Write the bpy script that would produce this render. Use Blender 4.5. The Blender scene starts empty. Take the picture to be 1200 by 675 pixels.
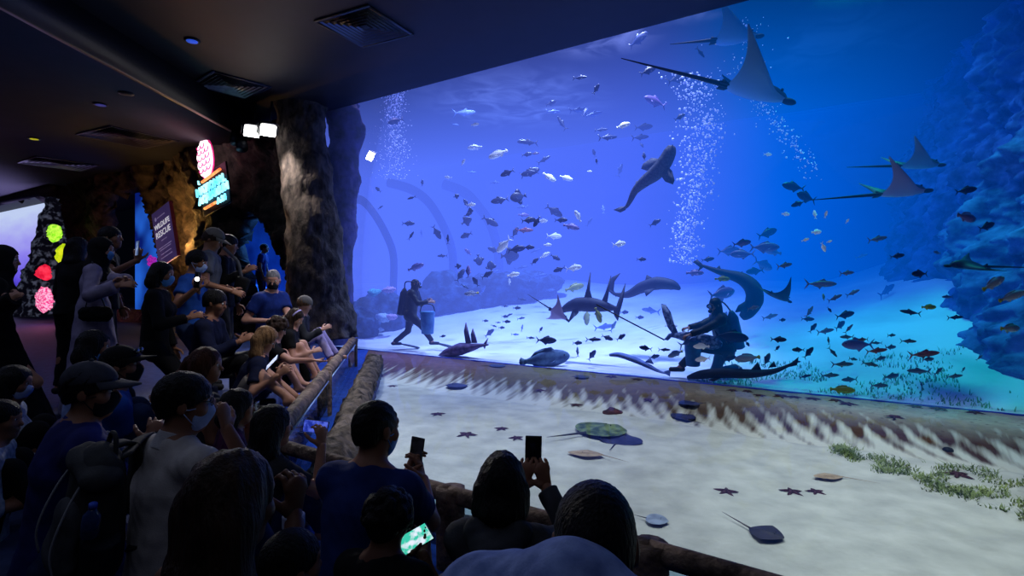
import bpy, bmesh, math, random
import numpy as np
from mathutils import Vector, Matrix, noise
rnd = random.Random(7)
nrs = np.random.RandomState(11)
SC = bpy.context.scene
COL = SC.collection
# ------------------------------------------------------------------ frame of the place
FPX, CZ, HZ = 640.0, 1.5, 330.0          # focal length in px, eye height, horizon row
NX, NY = 0.55, 0.835                     # normal of the big window (into the tank)
UX, UY = -0.835, 0.55                    # along the window, towards the far left
def V(*a): return Vector(a)
def P(px, py, d):                        # a point seen at a pixel, at depth d
    return Vector(((px-600)/FPX*d, d, (HZ-py)/FPX*d+CZ))
def dn(px, n): return n/(NX*(px-600)/FPX+NY)
def PN(px, py, n): return P(px, py, dn(px, n))   # ... on the plane n metres along the window normal
def SN(s, n, z=0.0): return Vector((NX*n+UX*s, NY*n+UY*s, z))
def PZ(px, py, z): return P(px, py, FPX*(CZ-z)/(py-HZ))   # ... on the level z
# ------------------------------------------------------------------ tags
def tag(o, label=None, cat=None, group=None, kind=None):
    if label: o['label'] = label
    if cat: o['category'] = cat
    if group: o['group'] = group
    if kind: o['kind'] = kind
    return o
def empty(name, loc, label=None, cat=None, group=None):
    o = bpy.data.objects.new(name, None); o.empty_display_size = .1
    COL.objects.link(o); o.location = loc
    return tag(o, label, cat, group)
def mesh_data(name, v, f, smooth=True):
    me = bpy.data.meshes.new(name)
    v = np.asarray(v, dtype=np.float32).reshape(-1, 3)
    if isinstance(f, np.ndarray) and f.ndim == 2:
        k = f.shape[1]; flat = f.astype(np.int32).ravel(); st = np.arange(len(f), dtype=np.int32)*k
    else:
        flat = np.array([i for q in f for i in q], dtype=np.int32)
        ln = np.array([len(q) for q in f], dtype=np.int32); st = np.concatenate([[0], np.cumsum(ln)[:-1]]).astype(np.int32) if len(ln) else ln
    me.vertices.add(len(v)); me.vertices.foreach_set('co', v.ravel())
    me.loops.add(len(flat)); me.loops.foreach_set('vertex_index', flat)
    me.polygons.add(len(st)); me.polygons.foreach_set('loop_start', st)
    me.update(calc_edges=True); me.validate()
    if smooth: me.polygons.foreach_set('use_smooth', np.ones(len(me.polygons), dtype=bool))
    return me
def world_loc(o):
    p = Vector(o.location); q = o.parent
    while q: p = p+Vector(q.location); q = q.parent
    return p
def obj(name, v, f, m, parent=None, origin=None, smooth=True):
    v = np.asarray(v, dtype=np.float64).reshape(-1, 3)
    if parent is not None: off = world_loc(parent)
    else: off = Vector(origin) if origin is not None else Vector((0, 0, 0))
    me = mesh_data(name, v-np.array(off), f, smooth)
    o = bpy.data.objects.new(name, me); COL.objects.link(o)
    if m: me.materials.append(m)
    if parent is not None: o.parent = parent
    elif origin is not None: o.location = off
    return o
# ------------------------------------------------------------------ materials
def lin(c):
    return tuple(((x/255)/12.92 if x/255 <= .04045 else ((x/255+.055)/1.055)**2.4) for x in c[:3])+(1,)
def nd(nt, t, **k):
    n = nt.nodes.new(t)
    for a, b in k.items(): setattr(n, a, b)
    return n
_mc = {}
def M(name, c, c2=None, sc=8, rough=.7, bump=0, bsc=25, spec=.25, metal=0, emit=0, ecol=None, detail=4, stretch=(1, 1, 1), lo=.35, hi=.65, coat=0):
    if name in _mc: return _mc[name]
    m = bpy.data.materials.new(name); m.use_nodes = True; nt = m.node_tree
    b = nt.nodes['Principled BSDF']; L = nt.links.new
    b.inputs['Roughness'].default_value = rough; b.inputs['Metallic'].default_value = metal
    b.inputs['Specular IOR Level'].default_value = spec; b.inputs['Coat Weight'].default_value = coat
    tc = nd(nt, 'ShaderNodeTexCoord'); mp = nd(nt, 'ShaderNodeMapping'); L(tc.outputs['Object'], mp.inputs[0]); mp.inputs['Scale'].default_value = stretch
    no = nd(nt, 'ShaderNodeTexNoise'); no.inputs['Scale'].default_value = sc; no.inputs['Detail'].default_value = detail; L(mp.outputs[0], no.inputs['Vector'])
    r = nd(nt, 'ShaderNodeValToRGB'); L(no.outputs[0], r.inputs[0])
    r.color_ramp.elements[0].position = lo; r.color_ramp.elements[1].position = hi
    if c2 is None: c2 = tuple(min(255, x*1.18+3) for x in c)
    r.color_ramp.elements[0].color = lin(c); r.color_ramp.elements[1].color = lin(c2)
    L(r.outputs[0], b.inputs['Base Color'])
    if bump:
        nb = nd(nt, 'ShaderNodeTexNoise'); nb.inputs['Scale'].default_value = bsc; nb.inputs['Detail'].default_value = 5; L(mp.outputs[0], nb.inputs['Vector'])
        bp = nd(nt, 'ShaderNodeBump'); bp.inputs['Strength'].default_value = bump; bp.inputs['Distance'].default_value = .03
        L(nb.outputs[0], bp.inputs['Height']); L(bp.outputs[0], b.inputs['Normal'])
    if emit:
        b.inputs['Emission Strength'].default_value = emit
        if ecol is None: L(r.outputs[0], b.inputs['Emission Color'])
        else: b.inputs['Emission Color'].default_value = lin(ecol)
    _mc[name] = m
    return m
def pane_mat(name, tint=(255, 255, 255), gloss=.04, rough=.02, bump=0, bsc=2):
    m = bpy.data.materials.new(name); m.use_nodes = True; nt = m.node_tree; L = nt.links.new
    nt.nodes.remove(nt.nodes['Principled BSDF']); out = nt.nodes['Material Output']
    t = nd(nt, 'ShaderNodeBsdfTransparent'); t.inputs[0].default_value = lin(tint)
    g = nd(nt, 'ShaderNodeBsdfGlossy'); g.inputs['Roughness'].default_value = rough
    fr = nd(nt, 'ShaderNodeFresnel'); fr.inputs[0].default_value = 1.33
    mu = nd(nt, 'ShaderNodeMath', operation='MULTIPLY'); mu.inputs[1].default_value = gloss; L(fr.outputs[0], mu.inputs[0])
    mx = nd(nt, 'ShaderNodeMixShader'); L(mu.outputs[0], mx.inputs[0]); L(t.outputs[0], mx.inputs[1]); L(g.outputs[0], mx.inputs[2]); L(mx.outputs[0], out.inputs[0])
    if bump:
        nb = nd(nt, 'ShaderNodeTexNoise'); nb.inputs['Scale'].default_value = bsc; tc = nd(nt, 'ShaderNodeTexCoord'); L(tc.outputs['Object'], nb.inputs['Vector'])
        bp = nd(nt, 'ShaderNodeBump'); bp.inputs['Strength'].default_value = bump; L(nb.outputs[0], bp.inputs['Height']); L(bp.outputs[0], g.inputs['Normal'])
    return m
# ------------------------------------------------------------------ shape helpers: (verts, faces) pairs
def join(*parts):
    vs, fs, n = [], [], 0
    for v, f in parts:
        v = np.asarray(v, dtype=np.float64).reshape(-1, 3)
        vs.append(v); fs += [tuple(int(i)+n for i in q) for q in f]; n += len(v)
    return np.concatenate(vs), fs
def box(c, s, rot=None):
    c = Vector(c); s = Vector(s)*.5
    v = [Vector((x*s.x, y*s.y, z*s.z)) for x in (-1, 1) for y in (-1, 1) for z in (-1, 1)]
    if rot is not None: v = [rot @ q for q in v]
    v = [tuple(q+c) for q in v]
    return v, [(0, 1, 3, 2), (4, 6, 7, 5), (0, 4, 5, 1), (2, 3, 7, 6), (0, 2, 6, 4), (1, 5, 7, 3)]
def rbox(c, s, r=.01, rot=None, seg=2):
    bm = bmesh.new(); bmesh.ops.create_cube(bm, size=1)
    bmesh.ops.scale(bm, vec=Vector(s), verts=bm.verts)
    bmesh.ops.bevel(bm, geom=bm.edges[:]+bm.verts[:], offset=r, segments=seg, affect='EDGES', profile=.5)
    R = rot if rot is not None else Matrix.Identity(3)
    v = [tuple(R @ x.co + Vector(c)) for x in bm.verts]; bm.verts.index_update()
    f = [tuple(x.index for x in q.verts) for q in bm.faces]; bm.free()
    return v, f
def tube(path, radii, seg=8, flat=1.0, flatdir=None, caps=True):
    path = [Vector(p) for p in path]; n = len(path)
    if not hasattr(radii, '__len__'): radii = [radii]*n
    vs, fs = [], []; prev = None
    for i, p in enumerate(path):
        t = (path[min(i+1, n-1)]-path[max(i-1, 0)]).normalized()
        if flatdir is not None: a = Vector(flatdir)
        elif prev is not None: a = prev
        else: a = Vector((0, 0, 1)) if abs(t.z) < .9 else Vector((1, 0, 0))
        a = (a-t*a.dot(t)).normalized(); b = t.cross(a); prev = a
        for k in range(seg):
            th = 2*math.pi*k/seg
            vs.append(tuple(p+a*(math.cos(th)*radii[i]*flat)+b*(math.sin(th)*radii[i])))
    for i in range(n-1):
        for k in range(seg):
            k2 = (k+1) % seg
            fs.append((i*seg+k, i*seg+k2, (i+1)*seg+k2, (i+1)*seg+k))
    if caps: fs.append(tuple(range(seg))[::-1]); fs.append(tuple(range((n-1)*seg, n*seg)))
    return vs, fs
def smooth_path(pts, k=4):
    pts = [Vector(p) for p in pts]; out = []
    for i in range(len(pts)-1):
        p0, p1, p2, p3 = pts[max(i-1, 0)], pts[i], pts[i+1], pts[min(i+2, len(pts)-1)]
        for j in range(k):
            t = j/k
            out.append(.5*((2*p1)+(p2-p0)*t+(2*p0-5*p1+4*p2-p3)*t*t+(3*p1-p0-3*p2+p3)*t**3))
    out.append(pts[-1]); return out
def interp(vals, m):
    return list(np.interp(np.linspace(0, len(vals)-1, m), range(len(vals)), vals))
def ball(c, r, rot=None, seg=10, rings=7):
    r = (r, r, r) if not hasattr(r, '__len__') else r
    R = rot if rot is not None else Matrix.Identity(3); c = Vector(c)
    vs = [tuple(c+R @ Vector((0, 0, r[2])))]; fs = []
    for i in range(1, rings):
        ph = math.pi*i/rings
        for k in range(seg):
            th = 2*math.pi*k/seg
            vs.append(tuple(c+R @ Vector((r[0]*math.sin(ph)*math.cos(th), r[1]*math.sin(ph)*math.sin(th), r[2]*math.cos(ph)))))
    vs.append(tuple(c-R @ Vector((0, 0, r[2])))); e = len(vs)-1
    for k in range(seg):
        k2 = (k+1) % seg
        fs.append((0, 1+k, 1+k2))
        for i in range(rings-2): fs.append((1+i*seg+k, 1+(i+1)*seg+k, 1+(i+1)*seg+k2, 1+i*seg+k2))
        fs.append((1+(rings-2)*seg+k, e, 1+(rings-2)*seg+k2))
    return vs, fs
def plate(pts, th):                      # a thin slab whose outline is the 3-D polygon pts
    pts = [Vector(p) for p in pts]; n = len(pts)
    nn = Vector((0, 0, 0))
    for i in range(n): nn += pts[i].cross(pts[(i+1) % n])
    nn.normalize(); h = nn*(th/2)
    vs = [tuple(p+h) for p in pts]+[tuple(p-h) for p in pts]
    fs = [tuple(range(n)), tuple(range(2*n-1, n-1, -1))]+[(i, n+i, n+(i+1) % n, (i+1) % n) for i in range(n)]
    return vs, fs
def prism(poly, z0, z1):
    n = len(poly); poly = list(poly)
    if sum(poly[i][0]*poly[(i+1) % n][1]-poly[(i+1) % n][0]*poly[i][1] for i in range(n)) < 0: poly = poly[::-1]
    vs = [(p[0], p[1], z1) for p in poly]+[(p[0], p[1], z0) for p in poly]
    return vs, [tuple(range(n)), tuple(range(2*n-1, n-1, -1))]+[(i, n+i, n+(i+1) % n, (i+1) % n) for i in range(n)]
def gridmesh(fn, nu, nv, mask=None):
    vs = [fn(i/(nu-1), j/(nv-1)) for j in range(nv) for i in range(nu)]
    fs = [(j*nu+i, j*nu+i+1, (j+1)*nu+i+1, (j+1)*nu+i) for j in range(nv-1) for i in range(nu-1) if mask is None or mask(i, j)]
    return vs, fs
def inpoly(x, y, poly):
    c = False; j = len(poly)-1
    for i in range(len(poly)):
        a, b = poly[i], poly[j]
        if (a[1] > y) != (b[1] > y) and x < (b[0]-a[0])*(y-a[1])/(b[1]-a[1])+a[0]: c = not c
        j = i
    return c
def basis(xd, up):                       # matrix with columns x (forward), y, z (up)
    x = Vector(xd).normalized(); z = Vector(up); z = (z-x*z.dot(x)).normalized(); y = z.cross(x)
    return Matrix((x, y, z)).transposed()
def fbm(p, sc, o=4):
    return noise.fractal(Vector(p)*sc, 1.0, 2.0, o)
def text_mesh(body, size, depth=.01, bold=0):
    cu = bpy.data.curves.new('lettering', 'FONT'); cu.body = body; cu.size = size; cu.extrude = depth; cu.offset = bold; cu.align_x = 'CENTER'; cu.align_y = 'CENTER'
    o = bpy.data.objects.new('lettering', cu); COL.objects.link(o)
    dg = bpy.context.evaluated_depsgraph_get(); me = bpy.data.meshes.new_from_object(o.evaluated_get(dg))
    v = [tuple(x.co) for x in me.vertices]; f = [tuple(p.vertices) for p in me.polygons]
    bpy.data.objects.remove(o); bpy.data.curves.remove(cu); bpy.data.meshes.remove(me)
    return v, f
def xf(vf, R, t, s=1.0):
    v, f = vf; t = Vector(t)
    return [tuple(R @ (Vector(p)*s)+t) for p in v], f
# ------------------------------------------------------------------ implicit surfaces (bodies, clothes, hair)
def nz(p, fr, seed):                     # cheap smooth noise on an (n,3) array
    r = np.random.RandomState(seed); o = np.zeros(len(p))
    q = p*fr+0.7*np.sin(p[:, [1, 2, 0]]*fr*.7+seed)
    for k in range(4):
        d = r.randn(3); d /= np.linalg.norm(d)
        o += np.sin(q@d*(1+.5*k)*2.2+r.rand()*6.28)/(1+.6*k)
    return o/2.2
class SDF:
    def __init__(s): s.p = []
    def cap(s, a, b, ra, rb=None, k=.03, cut=False, cuta=False, fl=None, fwd=None):
        s.p.append(('c', np.array(a, float), np.array(b, float), ra, ra if rb is None else rb, k, cut, cuta, fl, None if fwd is None else np.array(fwd, float))); return s
    def ell(s, c, r, R=None, k=.03, sub=False):
        s.p.append(('e', np.array(c, float), np.array(r, float), np.array(R if R is not None else Matrix.Identity(3), dtype=float), k, sub)); return s
    def half(s, p, n, only=None):        # keep the side the normal points away from
        s.p.append(('h', np.array(p, float), np.array(n, float)/np.linalg.norm(n))); return s
    def mesh(s, h):
        lo = np.full(3, 1e9); hi = -lo
        bbs = []
        for q in s.p:
            if q[0] == 'c':
                r = max(q[3], q[4])*max(1, q[8] or 1); l = np.minimum(q[1], q[2])-r; u = np.maximum(q[1], q[2])+r
            elif q[0] == 'e':
                if q[5]: bbs.append((q[1]-q[2].max()-.05, q[1]+q[2].max()+.05)); continue
                ex = np.sqrt((q[3]**2)@(q[2]**2)); l = q[1]-ex; u = q[1]+ex
            else: bbs.append(None); continue
            bbs.append((l-.04-3*h, u+.04+3*h)); lo = np.minimum(lo, l); hi = np.maximum(hi, u)
        lo -= 3*h; hi += 3*h
        n = np.ceil((hi-lo)/h).astype(int)+1
        F = np.full(n, .5, dtype=np.float32)
        ax = [lo[i]+h*np.arange(n[i]) for i in range(3)]
        for q, bb in zip(s.p, bbs):
            if bb is None: i0 = np.zeros(3, int); i1 = n
            else:
                i0 = np.clip(np.floor((bb[0]-lo)/h).astype(int), 0, n); i1 = np.clip(np.ceil((bb[1]-lo)/h).astype(int)+1, 0, n)
            if (i1 <= i0).any(): continue
            X = ax[0][i0[0]:i1[0], None, None]; Y = ax[1][None, i0[1]:i1[1], None]; Z = ax[2][None, None, i0[2]:i1[2]]
            sl = F[i0[0]:i1[0], i0[1]:i1[1], i0[2]:i1[2]]
            if q[0] == 'c':
                a, b, ra, rb, k, cut, cuta, fl, fw = q[1:]
                d = b-a; L2 = max(float(d@d), 1e-12); L = math.sqrt(L2)
                tt = ((X-a[0])*d[0]+(Y-a[1])*d[1]+(Z-a[2])*d[2])/L2; t = np.clip(tt, 0, 1)
                vx, vy, vz = X-a[0]-t*d[0], Y-a[1]-t*d[1], Z-a[2]-t*d[2]
                if fl is not None:
                    w = (vx*fw[0]+vy*fw[1]+vz*fw[2])*(1/fl-1)
                    vx, vy, vz = vx+w*fw[0], vy+w*fw[1], vz+w*fw[2]
                D = np.sqrt(vx*vx+vy*vy+vz*vz)-(ra+(rb-ra)*t)
                if fl is not None: D = D*min(1, fl+.15)
                if cut: D = np.maximum(D, (tt-1)*L)
                if cuta: D = np.maximum(D, -tt*L)
            elif q[0] == 'e':
                c, r, R, k, sub = q[1:]
                x, y, z = X-c[0], Y-c[1], Z-c[2]
                l0, l1, l2 = [(x*R[0, i]+y*R[1, i]+z*R[2, i]) for i in range(3)]
                k0 = np.sqrt((l0/r[0])**2+(l1/r[1])**2+(l2/r[2])**2); k1 = np.sqrt((l0/r[0]**2)**2+(l1/r[1]**2)**2+(l2/r[2]**2)**2)+1e-9
                D = k0*(k0-1)/k1
                if sub:
                    np.maximum(sl, -D, out=sl, casting='unsafe'); continue
            else:
                p, nn = q[1], q[2]
                np.maximum(sl, (X-p[0])*nn[0]+(Y-p[1])*nn[1]+(Z-p[2])*nn[2], out=sl, casting='unsafe'); continue
            hh = np.maximum(k-np.abs(sl-D), 0)/k
            sl[...] = np.minimum(sl, D)-hh*hh*k*.25
        return surface_nets(F, lo, h)
def surface_nets(F, lo, h):
    S = F < 0; nx, ny, nz_ = F.shape
    cnt = np.zeros((nx-1, ny-1, nz_-1), np.int8)
    for i in (0, 1):
        for j in (0, 1):
            for k in (0, 1): cnt += S[i:nx-1+i, j:ny-1+j, k:nz_-1+k]
    A = np.argwhere((cnt > 0) & (cnt < 8))
    if len(A) == 0: return np.zeros((0, 3)), np.zeros((0, 4), np.int32)
    idx = np.full(cnt.shape, -1, np.int32); idx[tuple(A.T)] = np.arange(len(A))
    cor = [np.array((i, j, k)) for i in (0, 1) for j in (0, 1) for k in (0, 1)]
    fv = [F[tuple((A+c).T)].astype(np.float64) for c in cor]
    acc = np.zeros((len(A), 3)); w = np.zeros(len(A))
    for a in range(8):
        for b in range(a+1, 8):
            dd = cor[b]-cor[a]
            if abs(dd).sum() != 1: continue
            m = (fv[a] < 0) != (fv[b] < 0)
            t = np.where(m, fv[a]/np.where(m, fv[a]-fv[b], 1), 0)
            acc += np.where(m[:, None], cor[a]+t[:, None]*dd, 0); w += m
    v = lo+h*(A+acc/w[:, None])
    fs = []
    for ax in range(3):
        o1, o2 = (ax+1) % 3, (ax+2) % 3
        sl0 = [slice(1, None)]*3; sl1 = [slice(1, None)]*3
        a0 = [slice(1, -1)]*3; a0[ax] = slice(0, -1); a1 = [slice(1, -1)]*3; a1[ax] = slice(1, None)
        s0, s1 = S[tuple(a0)], S[tuple(a1)]
        E = np.argwhere(s0 != s1)
        if len(E) == 0: continue
        inside = s0[tuple(E.T)]
        base = E.copy()
        for o in (o1, o2): base[:, o] += 1
        def cell(d1, d2):
            c = base.copy(); c[:, o1] -= d1; c[:, o2] -= d2
            return idx[tuple(c.T)]
        q = np.stack([cell(1, 1), cell(0, 1), cell(0, 0), cell(1, 0)], 1)
        q[~inside] = q[~inside][:, ::-1]
        fs.append(q)
    f = np.concatenate(fs); f = f[(f >= 0).all(1)]
    return v, f
def vnormals(v, f):
    f = np.asarray(f); n = np.zeros_like(v)
    c = np.cross(v[f[:, 2]]-v[f[:, 0]], v[f[:, 3]]-v[f[:, 1]])
    for k in range(4): np.add.at(n, f[:, k], c)
    return n/(np.linalg.norm(n, axis=1)[:, None]+1e-12)
def folds(v, f, amp, fr, seed, aniso=(1, 1, 1)):
    if len(v) == 0: return v
    return v+vnormals(v, f)*(amp*nz(v*np.array(aniso), fr, seed))[:, None]
def qjoin(*vf):
    vs, fs, n = [], [], 0
    for v, f in vf:
        if len(v) == 0: continue
        vs.append(np.asarray(v)); fs.append(np.asarray(f)+n); n += len(v)
    return np.concatenate(vs), np.concatenate(fs)
# ================================================================== camera
cd = bpy.data.cameras.new('camera'); cam = bpy.data.objects.new('camera', cd); COL.objects.link(cam)
cam.location = (0, 0, CZ); cam.rotation_euler = (math.pi/2, 0, 0)
cd.sensor_width = 36; cd.lens = FPX/1200*36; cd.shift_y = -7.5/1200; cd.clip_start = .02; cd.clip_end = 200
SC.camera = cam
SC.view_settings.view_transform = 'Standard'; SC.view_settings.look = 'None'; SC.view_settings.exposure = 0; SC.view_settings.gamma = 1
SC.cycles.use_denoising = True
SC.cycles.max_bounces = 6; SC.cycles.diffuse_bounces = 3; SC.cycles.glossy_bounces = 3; SC.cycles.transparent_max_bounces = 24; SC.cycles.transmission_bounces = 4; SC.cycles.volume_bounces = 0
SC.cycles.sample_clamp_indirect = 4; SC.cycles.caustics_reflective = False; SC.cycles.caustics_refractive = False
wd = bpy.data.worlds.new('world'); SC.world = wd; wd.use_nodes = True
wd.node_tree.nodes['Background'].inputs[0].default_value = (.10, .16, .5, 1); wd.node_tree.nodes['Background'].inputs[1].default_value = .004
# ================================================================== materials of the place
m_ceil = M('ceiling_paint', (26, 27, 40), (30, 31, 45), sc=3, rough=.65, bump=.05, bsc=60)
m_ceil2 = M('low_ceiling_paint', (24, 25, 38), (28, 29, 43), sc=3, rough=.65)
m_dark = M('black_trim', (9, 9, 12), (14, 14, 18), rough=.5)
m_floor = M('carpet_blue_grey', (34, 46, 84), (46, 60, 104), sc=14, rough=.75, bump=.2, bsc=90)
m_strip = M('carpet_blue', (22, 60, 150), (34, 84, 190), sc=20, rough=.8, bump=.2, bsc=90)
m_rock = M('cast_rock', (26, 22, 22), (62, 53, 48), sc=5, rough=.85, bump=1.0, bsc=14, detail=8)
m_pillar = M('pillar_rock', (38, 33, 32), (96, 84, 78), sc=7, rough=.85, bump=1.0, bsc=16, detail=9, stretch=(1, 1, .55))
m_rockp = M('rock_purple', (10, 14, 36), (74, 62, 120), sc=3.5, rough=.9, bump=1, bsc=9, detail=8)
m_rockb = M('rock_blue', (28, 42, 74), (92, 116, 168), sc=3, rough=.9, bump=1, bsc=8, detail=8)
m_sand = M('pool_sand', (174, 173, 168), (206, 204, 197), sc=4, rough=.95, bump=1.0, bsc=6, detail=10, lo=.3, hi=.7)
m_tsand = M('tank_sand', (196, 192, 200), (222, 220, 226), sc=.8, rough=.95, bump=.4, bsc=5, detail=6)
m_rockd = M('rock_dark_blue', (8, 16, 36), (70, 92, 136), sc=4, rough=.9, bump=1, bsc=9, detail=9, lo=.42, hi=.72)
m_backw = M('tank_back', (50, 74, 150), (66, 94, 176), sc=.35, rough=.95)
m_log = M('rail_wood', (58, 46, 40), (124, 104, 90), sc=9, rough=.75, bump=.8, bsc=20, detail=8, stretch=(1, 1, 1))
m_kerb = M('kerb_stone', (22, 20, 20), (96, 86, 78), sc=9, rough=.85, bump=1, bsc=18, detail=8)
m_metal = M('dark_metal', (40, 42, 48), (58, 60, 66), rough=.4, metal=.8)
# ================================================================== pool geometry in plan
RA, RB, RC = Vector((-1.60, 3.72)), Vector((-2.93, 10.3)), Vector((2.85, .70))
dl = (RB-RA).normalized(); nl = Vector((-dl.y, dl.x)); nl = nl if nl.x < 0 else -nl       # towards the audience
df = (RC-RA).normalized(); nf = Vector((-df.y, df.x)); nf = nf if nf.y < 0 else -nf
def isect(p, d, q, e):
    k = d.x*e.y-d.y*e.x; t = ((q.x-p.x)*e.y-(q.y-p.y)*e.x)/k
    return p+d*t
def corner(a, b): return isect(RA+nl*a, dl, RA+nf*b, df)
W1, W2 = .62, .95
ZF, ZS, ZP = .24, .02, -.2
cA = corner(W1, W2)
fl = [tuple(cA), tuple(RC+nf*W2), (3.4, -.6), (3, -3), (-36, -3), (-36, 36), (-14, 32), (-6.0, 13.6), tuple(RB+nl*W1+dl*1.6)]
obj('floor', *prism(fl, -.35, ZF), m_floor, smooth=False)['kind'] = 'structure'
st = [tuple(corner(-.12, -.12)), tuple(RC-nf*.12), tuple(RC+nf*W2), tuple(cA), tuple(RB+nl*W1+dl*1.6), tuple(RB-nl*.12+dl*1.6)]
o = obj('floor', *prism([p for p in st], -.4, ZS), m_strip, smooth=False); o['kind'] = 'structure'
# ------------------------------------------------------------------ sand of the touch pool
def pool_base(s, n):
    q = min(1, max(0, (7.3-n)/.9))
    return ZP+q*(.035*noise.noise((s*.6, n*.6, 1))+.022*noise.noise((s*2.2+.6*noise.noise((n*2, s, 4)), n*3.5, 2)))
def sst(x): x = min(1, max(0, x)); return x*x*(3-2*x)
def pool_z(s, n): return pool_base(s, n)-.14*sst((n-6.5)/.35)
def ledge_z(s, n):
    e = strk(s, n); t = sst((n-6.62-.07*e)/1.0)
    return pool_base(s, n)-.03+.03*sst((n-6.3)/.25)+.20*t+.02*e*math.sin(math.pi*t)+.010*noise.noise((s*6, n*6, 0))*t
def saw(s, n):                           # regular scallops worn into the foot of the ledge
    x = s-.6*(n-7)+.10*noise.noise((s*1.1, n*.8, 9)); t = (x/.224) % 1.0
    return math.sin(6.283*t)*.8+.3*math.sin(12.57*t)
def strk(s, n):
    return (.75*saw(s, n) if s < 4 else .45*saw(s, n)*noise.noise((s*1.7, 0, 3)))+.6*noise.noise((s*2.2+n*1.6, n*.7, 9))+.3*noise.noise((s*8+n*2, n*1.2, 3))
def sandpt(u, v):
    s = 10.6-16.6*u; n = 1.0+6.0*v
    q = SN(s, n); return (q.x, q.y, pool_z(s, n))
def in_pool(q):
    p = Vector((q[0], q[1])); return (p-RA).dot(nl) < .05 and (p-RA).dot(nf) < .05
vs, fs = gridmesh(sandpt, 240, 90); fs = [f for f in fs if all(in_pool(vs[i]) for i in f)]
obj('pool_floor', vs, fs, m_sand)['kind'] = 'structure'
# ledge along the window: brown-violet growth with pale runs of sand
def ledgept(u, v):
    s = 10.2-16.2*u; n = 6.3+2.0*v
    q = SN(s, n); return (q.x, q.y, ledge_z(s, n))
vs, fs = gridmesh(ledgept, 520, 56); fs = [f for f in fs if all(in_pool(vs[i]) for i in f)]
m = M('ledge_growth', (110, 96, 90), (235, 225, 215), sc=9, rough=.95, bump=.6, bsc=20, detail=8)
nt = m.node_tree; L = nt.links.new; b = nt.nodes['Principled BSDF']
geo = nd(nt, 'ShaderNodeNewGeometry'); sx = nd(nt, 'ShaderNodeVectorMath', operation='DOT_PRODUCT'); sx.inputs[1].default_value = (UX, UY, 0); L(geo.outputs['Position'], sx.inputs[0])
sn = nd(nt, 'ShaderNodeVectorMath', operation='DOT_PRODUCT'); sn.inputs[1].default_value = (NX, NY, 0); L(geo.outputs['Position'], sn.inputs[0])
cx = nd(nt, 'ShaderNodeCombineXYZ'); L(sx.outputs['Value'], cx.inputs[0]); L(sn.outputs['Value'], cx.inputs[1])
mp = nd(nt, 'ShaderNodeMapping'); mp.inputs['Scale'].default_value = (9, 1.1, 1); mp.inputs['Rotation'].default_value = (0, 0, .12); L(cx.outputs[0], mp.inputs[0])
n1 = nd(nt, 'ShaderNodeTexNoise'); n1.inputs['Scale'].default_value = 1; n1.inputs['Detail'].default_value = 4; L(mp.outputs[0], n1.inputs[0])
wx = nd(nt, 'ShaderNodeMath', operation='MULTIPLY_ADD'); L(sn.outputs['Value'], wx.inputs[0]); wx.inputs[1].default_value = -.6; L(sx.outputs['Value'], wx.inputs[2])
wn = nd(nt, 'ShaderNodeTexNoise'); wn.inputs['Scale'].default_value = 1.1; L(cx.outputs[0], wn.inputs[0])
wy = nd(nt, 'ShaderNodeMath', operation='MULTIPLY_ADD'); L(wn.outputs[0], wy.inputs[0]); wy.inputs[1].default_value = .25; L(wx.outputs[0], wy.inputs[2])
wv = nd(nt, 'ShaderNodeCombineXYZ'); L(wy.outputs[0], wv.inputs[0])
wt = nd(nt, 'ShaderNodeTexWave', wave_type='BANDS', bands_direction='X', wave_profile='SIN'); wt.inputs['Scale'].default_value = 1.4; L(wv.outputs[0], wt.inputs['Vector'])
def mth(op, a, b_, c=None):
    q = nd(nt, 'ShaderNodeMath', operation=op)
    for k, x in enumerate((a, b_, c)):
        if x is None: continue
        if isinstance(x, (int, float)): q.inputs[k].default_value = x
        else: L(x, q.inputs[k])
    return q.outputs[0]
def rng(x, a, b_, c=0, d=1):
    q = nd(nt, 'ShaderNodeMapRange'); L(x, q.inputs[0]); q.inputs[1].default_value = a; q.inputs[2].default_value = b_; q.inputs[3].default_value = c; q.inputs[4].default_value = d; return q.outputs[0]
def mix(f_, a, b_, bt='MIX'):
    q = nd(nt, 'ShaderNodeMixRGB', blend_type=bt)
    for k, x in ((0, f_), (1, a), (2, b_)):
        if isinstance(x, (int, float)): q.inputs[k].default_value = x
        elif isinstance(x, tuple): q.inputs[k].default_value = lin(x)
        else: L(x, q.inputs[k])
    return q.outputs[0]
across = rng(sx.outputs['Value'], 10, -2)                    # 0 at the pillar, 1 at the right
slope = rng(sn.outputs['Value'], 6.55, 7.6)                 # 0 at the foot, 1 on the ledge
rc = nd(nt, 'ShaderNodeValToRGB'); L(across, rc.inputs[0]); el = rc.color_ramp.elements
el[0].position = 0; el[0].color = lin((128, 92, 110)); el[1].position = 1; el[1].color = lin((150, 112, 86))
for p_, c_ in ((.09, (146, 96, 62)), (.15, (132, 92, 116)), (.34, (122, 88, 102)), (.45, (132, 118, 84)), (.6, (134, 114, 94)), (.8, (144, 112, 88))): e = el.new(p_); e.color = lin(c_)
brown = nd(nt, 'ShaderNodeValToRGB'); L(across, brown.inputs[0]); el = brown.color_ramp.elements
el[0].position = 0; el[0].color = lin((92, 62, 76)); el[1].position = 1; el[1].color = lin((74, 42, 28))
for p_, c_ in ((.10, (104, 58, 30)), (.17, (94, 62, 82)), (.42, (98, 82, 54)), (.6, (92, 76, 56)), (.78, (78, 50, 36))): e = el.new(p_); e.color = lin(c_)
saw_ = mth('SUBTRACT', wt.outputs['Fac'], .5); noi = mth('SUBTRACT', n1.outputs[0], .5)
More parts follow.
